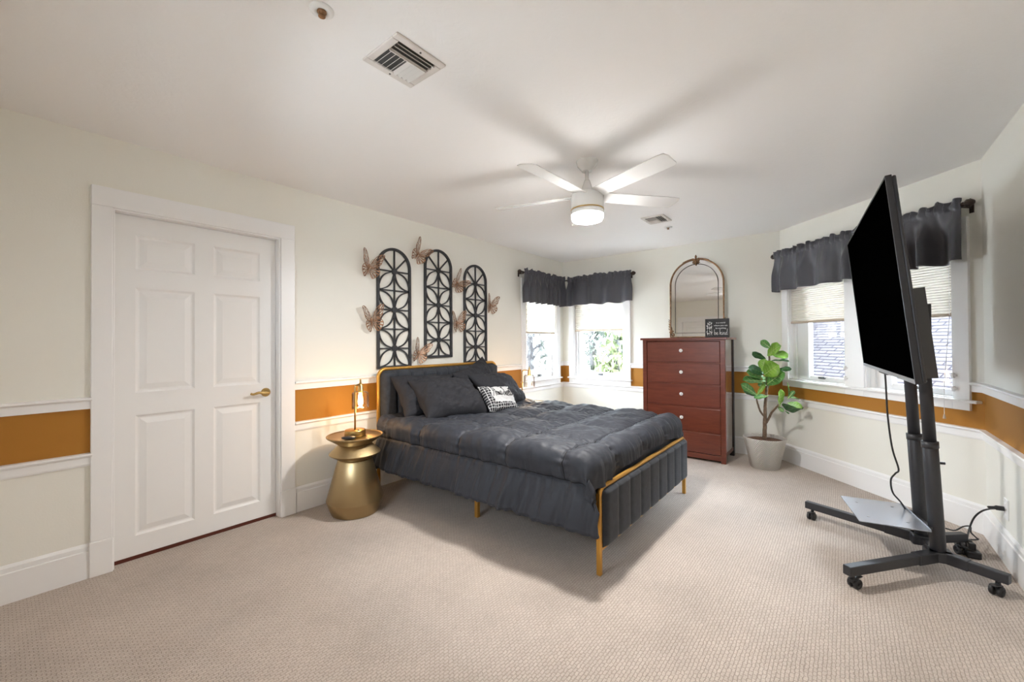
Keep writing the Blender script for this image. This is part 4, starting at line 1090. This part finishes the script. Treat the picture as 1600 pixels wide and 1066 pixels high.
bm = B(); box(bm, -hs-.05, hs+.05, .03, .12, 1.24, 1.46); new('mount_plate', bm, M_black, ts, bev=.003)

# cables and power strip
def ray_pt(px, py, d): return Vector((0, 0, HC))+(fw+rt*((px-800)/F_PX)-up*((py-533+4.46)/F_PX))*d
cd_ = 2.33
q = [ray_pt(px, py, dd) for px, py, dd in ((1382, 574, 2.36), (1384, 600, 2.36), (1387, 650, 2.36), (1394, 700, 2.38), (1404, 733, 2.4), (1399, 740, 2.4), (1392, 750, 2.4), (1395, 770, 2.42), (1409, 787, 2.46), (1425, 815, 2.52))]
tag(new('power_cable', tube(B(), spline(q, 6), .0045, 8), M_blackplastic, smooth=True), 'black cable hanging from the underside of the television', 'cable')
PS = Vector((3.665, -.560, 0))
ps = empty('power_strip', PS, radians(8)); tag(ps, 'black power strip on the carpet behind the television stand', 'power strip')
new('body', box(B(), -.14, .14, -.03, .03, .001, .04), M_blackplastic, ps, bev=.006)
bm = B()
for k in range(5): box(bm, -.11+.045*k, -.08+.045*k, -.018, .018, .0395, .042)
new('socket', bm, M_grey, ps)
for k in (0, 1, 3): new('plug', box(B(), -.11+.045*k, -.078+.045*k, -.016, .016, .042, .076), M_blackplastic, ps, bev=.004)
OX = 3.575
q = [PS+Vector((-.0625, .0, .078)), ray_pt(1516, 822, 2.56), ray_pt(1523, 808, 2.53), ray_pt(1534, 799, 2.49), ray_pt(1546, 795.5, 2.44), ray_pt(1554, 795, 2.40), Vector((OX, YR+.050, .302))]
pc = empty('extension_lead', q[0]); tag(pc, 'black power cord arching from the strip to the wall outlet', 'cord')
bm = B(); tube(bm, spline(q, 8), .0048, 8); bmesh.ops.transform(bm, matrix=inv(q[0]), verts=bm.verts); new('cord', bm, M_blackplastic, pc, smooth=True)
bm = B(); tube(bm, [(OX-.006, YR+.075, .302), (OX, YR+.050, .303), (OX, YR+.042, .304), (OX, YR+.012, .305)], [.006, .008, .013, .013], 10); bmesh.ops.transform(bm, matrix=inv(q[0]), verts=bm.verts); new('plug', bm, M_blackplastic, pc)
q = [ray_pt(*a) for a in ((1478, 826, 2.55), (1492, 829, 2.56), (1505, 823, 2.58), (1516, 823, 2.6), (1517, 832, 2.6), (1525, 840, 2.6), (1528, 846, 2.6), (1512, 847, 2.6))]
tag(new('loose_cord', tube(B(), spline([(p.x, p.y, max(.008, p.z)) for p in q], 6), .0042, 8), M_blackplastic, smooth=True), 'loose black cord curling on the carpet around the power strip', 'cord')
ol = empty('wall_outlet', mx=FR @ Matrix.Translation((X3-OX, 0, .305))); tag(ol, 'white electrical outlet plate low on the right wall', 'outlet')
new('cover_plate', box(B(), -.035, .035, -.007, 0, -.058, .058), M_white_plastic, ol, bev=.003)
bm = B()
for z in (-.02, .02): box(bm, -.016, .016, -.009, -.006, z-.013, z+.013)
new('receptacle', bm, M_trim, ol, bev=.002)

# ------------------------------------------------------------------ ceiling things
FC_ = Vector((2.40, 1.287, H))
fan = empty('ceiling_fan', FC_); tag(fan, 'white five-blade ceiling fan with lit round lamp', 'ceiling fan')
bm = B(); lathe(bm, [(.070, 0), (.070, -.006), (.062, -.03), (.036, -.062), (.034, -.068), (0, -.068)], 40); new('canopy', bm, M_fan, fan, smooth=True, bev=.002, ang=30)
new('down_rod', tube(B(), [(0, 0, -.06), (0, 0, -.20)], .0125, 16), M_fan, fan, smooth=True)
bm = B(); lathe(bm, [(.016, -.125), (.020, -.135), (.038, -.19), (.040, -.205)], 32); new('coupling', bm, M_fan, fan, smooth=True)
bm = B(); lathe(bm, [(0, -.200), (.06, -.202), (.098, -.212), (.106, -.225), (.106, -.315), (0, -.315)], 48); new('motor_housing', bm, M_fan, fan, smooth=True, bev=.003, ang=40)
bm = B(); lathe(bm, [(.104, -.315), (.107, -.316), (.107, -.322), (.104, -.323)], 48); new('trim_ring', bm, M_brass, fan, smooth=True)
bm = B(); lathe(bm, [(.105, -.323), (.106, -.345), (.104, -.352), (.09, -.352)], 48); new('lamp_collar', bm, M_fan, fan, smooth=True)
bm = B(); lathe(bm, [(.1035, -.345), (.102, -.372), (.094, -.388), (.06, -.398), (0, -.402)], 48); new('light_diffuser', bm, M_lens, fan, smooth=True)
for k, a in enumerate((106, 178, 250, 322, 34)):
    R_ = Matrix.Rotation(radians(a), 4, 'Z') @ Matrix.Translation((0, 0, -.228)) @ Matrix.Rotation(radians(-12), 4, 'X')
    bm = B()
    poly = [(.075, -.045), (.11, -.055), (.60, -.066), (.64, -.060), (.65, -.03), (.64, .045), (.625, .062), (.11, .055), (.075, .045)]
    prism(bm, poly, lambda x, y: (x, y, -.003), lambda x, y: (x, y, .003)); bmesh.ops.transform(bm, matrix=R_, verts=bm.verts)
    new('blade', bm, M_fan, fan, bev=.0015)
ld = bpy.data.lights.new('fan_light', 'POINT'); ld.shadow_soft_size = .09; ld.energy = 2.7; ld.color = (1, .98, .95)
lo = bpy.data.objects.new('fan_light', ld); COL.objects.link(lo); lo.parent = fan; lo.location = (0, 0, -.495)
ld = bpy.data.lights.new('fan_downlight', 'AREA'); ld.shape = 'DISK'; ld.size = .17; ld.energy = 13; ld.color = (1, .98, .95)
lo = bpy.data.objects.new('fan_downlight', ld); COL.objects.link(lo); lo.parent = fan; lo.location = (0, 0, -.405)

def vent(cx, cy, sx, sy_, label, rz=0):
    root = empty('ceiling_vent', (cx, cy, H), rz); tag(root, label, 'vent', 'white ceiling air vents')
    bm = B(); w_ = .032
    a, b = sx/2, sy_/2
    for q in ((-a, a, -b, -b+w_), (-a, a, b-w_, b), (-a, -a+w_, -b+w_, b-w_), (a-w_, a, -b+w_, b-w_)): box(bm, q[0], q[1], q[2], q[3], -.009, 0)
    new('frame', bm, M_vent, root, bev=.004)
    new('duct_backing', box(B(), -a+w_, a-w_, -b+w_, b-w_, -.0025, -.0005), M_grey, root)
    ia, ib_ = a-w_, b-w_
    for k in range(3):
        y = -ib_+.012+k*.02; bm = B(); box(bm, -ia, ia, -.008, .008, -.0008, .0008, Matrix.Translation((0, y, -.009)) @ Matrix.Rotation(radians(50), 4, 'X')); new('louver', bm, M_vent, root)
    y0 = -ib_+.062
    new('divider', box(B(), -ia, ia, y0-.002, y0+.002, -.014, -.001), M_vent, root)
    n = 8
    for k in range(n):
        x = -ia+.012+k*(2*ia-.024)/(n-1); s = -1 if k < n/2 else 1
        bm = B(); box(bm, -.009, .009, y0+.002-(y0+ib_)/2, ib_-(y0+ib_)/2, -.0008, .0008, Matrix.Translation((x, (y0+ib_)/2, -.009)) @ Matrix.Rotation(radians(s*48), 4, 'Y')); new('louver', bm, M_vent, root)
    bm = B()
    for y in (-b+.016, b-.016): lathe(bm, [(0, -.0115), (.004, -.011), (.004, -.009), (0, -.009)], 10, c=(0, y, 0))
    new('screw', bm, M_grey, root)
vent(1.063, 1.414, .245, .238, 'square white air vent on the ceiling nearest the viewer')
vent(3.965, 1.388, .255, .215, 'small white air vent on the ceiling beyond the fan')
def sprinkler(x, y, label):
    root = empty('sprinkler', (x, y, H)); tag(root, label, 'sprinkler', 'ceiling fire sprinklers')
    bm = B(); lathe(bm, [(.040, 0), (.040, -.003), (.034, -.008), (.022, -.010), (.018, -.004), (0, -.004)], 32); new('escutcheon', bm, M_white_plastic, root, smooth=True)
    bm = B(); lathe(bm, [(0, -.002), (.015, -.003), (.016, -.009), (.008, -.011), (.004, -.019), (0, -.020)], 16)
    for s in (-1, 1): tube(bm, spline([(s*.010, 0, -.008), (s*.012, 0, -.015), (s*.003, 0, -.022)], 4), .0024, 6)
    new('head', bm, M_antique, root, smooth=True)
    bm = B(); lathe(bm, [(0, -.022), (.012, -.022), (.012, -.0235), (0, -.0235)], 16); new('deflector', bm, M_antique, root)
sprinkler(.715, 1.419, 'fire sprinkler head on the ceiling above the white door side')
sprinkler(4.325, 1.393, 'small fire sprinkler head on the far ceiling beside the small vent')

# ------------------------------------------------------------------ outside
struct(new('ground', prism(B(), [(-20, -20), (40, -20), (40, 40), (-20, 40)], lambda x, y: (x, y, -3.05), lambda x, y: (x, y, -3.0)), M_lawn))
def tree(x, y, z, h, cr, seed, label, m):
    root = empty('garden_tree', (x, y, z)); tag(root, label, 'tree', 'trees outside the windows')
    rnd = random.Random(seed); bm = B()
    tube(bm, [(0, 0, 0), (.05, .03, h*.4), (-.05, .05, h*.75), (0, 0, h)], [.16, .13, .09, .04], 9)
    for k in range(14):
        a = rnd.uniform(0, 2*pi); z0 = h*rnd.uniform(.25, .9); l = cr*rnd.uniform(.5, 1)
        tube(bm, [(0, 0, z0), (cos(a)*l*.5, sin(a)*l*.5, z0+l*.3), (cos(a)*l, sin(a)*l, z0+l*.5)], [.05, .03, .01], 6)
    new('trunk', bm, M_trunk, root, smooth=True)
    bm = B()
    for k in range(2600 if seed != 5 else 700):
        v = Vector((rnd.gauss(0, 1), rnd.gauss(0, 1), rnd.gauss(0, 1))).normalized()*rnd.random()**.4
        c = Vector((v.x*cr, v.y*cr, h*.62+v.z*h*.5)); s = rnd.uniform(.05, .14)
        e = Euler((rnd.uniform(0, 6), rnd.uniform(0, 6), rnd.uniform(0, 6))).to_matrix()
        q = [bm.verts.new(c+e @ Vector(p)*s) for p in ((-1, 0, 0), (0, -.5, .1), (1, 0, 0), (0, .5, .1))]; bm.faces.new(q)
    new('foliage', bm, m, root)
tree(9.6, 5.0, -3, 7.0, 1.5, 2, 'grey-green tree filling the window left of the dresser', M_foliage)
tree(8.6, 3.85, -3, 4.3, .7, 3, 'bright green bushy tree at the right of the window by the dresser', M_foliage2)
tree(10.9, 7.9, -3, 6.6, 1.3, 5, 'thin grey tree outside the corner window behind the bed', mat('grey_foliage', (.06, .062, .058), .9))
tree(12.5, 4.9, -3, 8.5, 2.0, 8, 'farther tree behind the bushy one outside the dresser-side window', M_foliage)
# neighbouring shingled roof outside the bay windows
ro = bpy.data.objects
bm = B(); box(bm, -7.5, 7.0, -2.6, 7.0, -.03, 0)
cdir = FC.to_3x3() @ Vector((0, 1, 0)); cx = FC @ Vector((.85, 2.6, 0))
rf = new('shingle_roof', bm, M_shingle, mx=Matrix.Translation((cx.x, cx.y, .95)) @ Matrix.Rotation(atan2(YR-Y2, X3-XB), 4, 'Z') @ Matrix.Rotation(radians(38), 4, 'X'))
tag(rf, 'pale shingled roof slope of the neighbouring house outside the bay windows', 'roof')

# light portals in the window openings (they add no light, they only guide sampling)
for fr_, W in ((FL, WL), (FB, WB), (FC, W1), (FC, W2), (FZ, W_FILL)):
    pd = bpy.data.lights.new('portal', 'AREA'); pd.shape = 'RECTANGLE'; pd.size = W[1]-W[0]; pd.size_y = W[3]-W[2]; pd.cycles.is_portal = True
    po = bpy.data.objects.new('portal', pd); COL.objects.link(po)
    po.matrix_world = fr_ @ Matrix.Translation(((W[0]+W[1])/2, .14, (W[2]+W[3])/2)) @ Matrix.Rotation(radians(-90), 4, 'X')
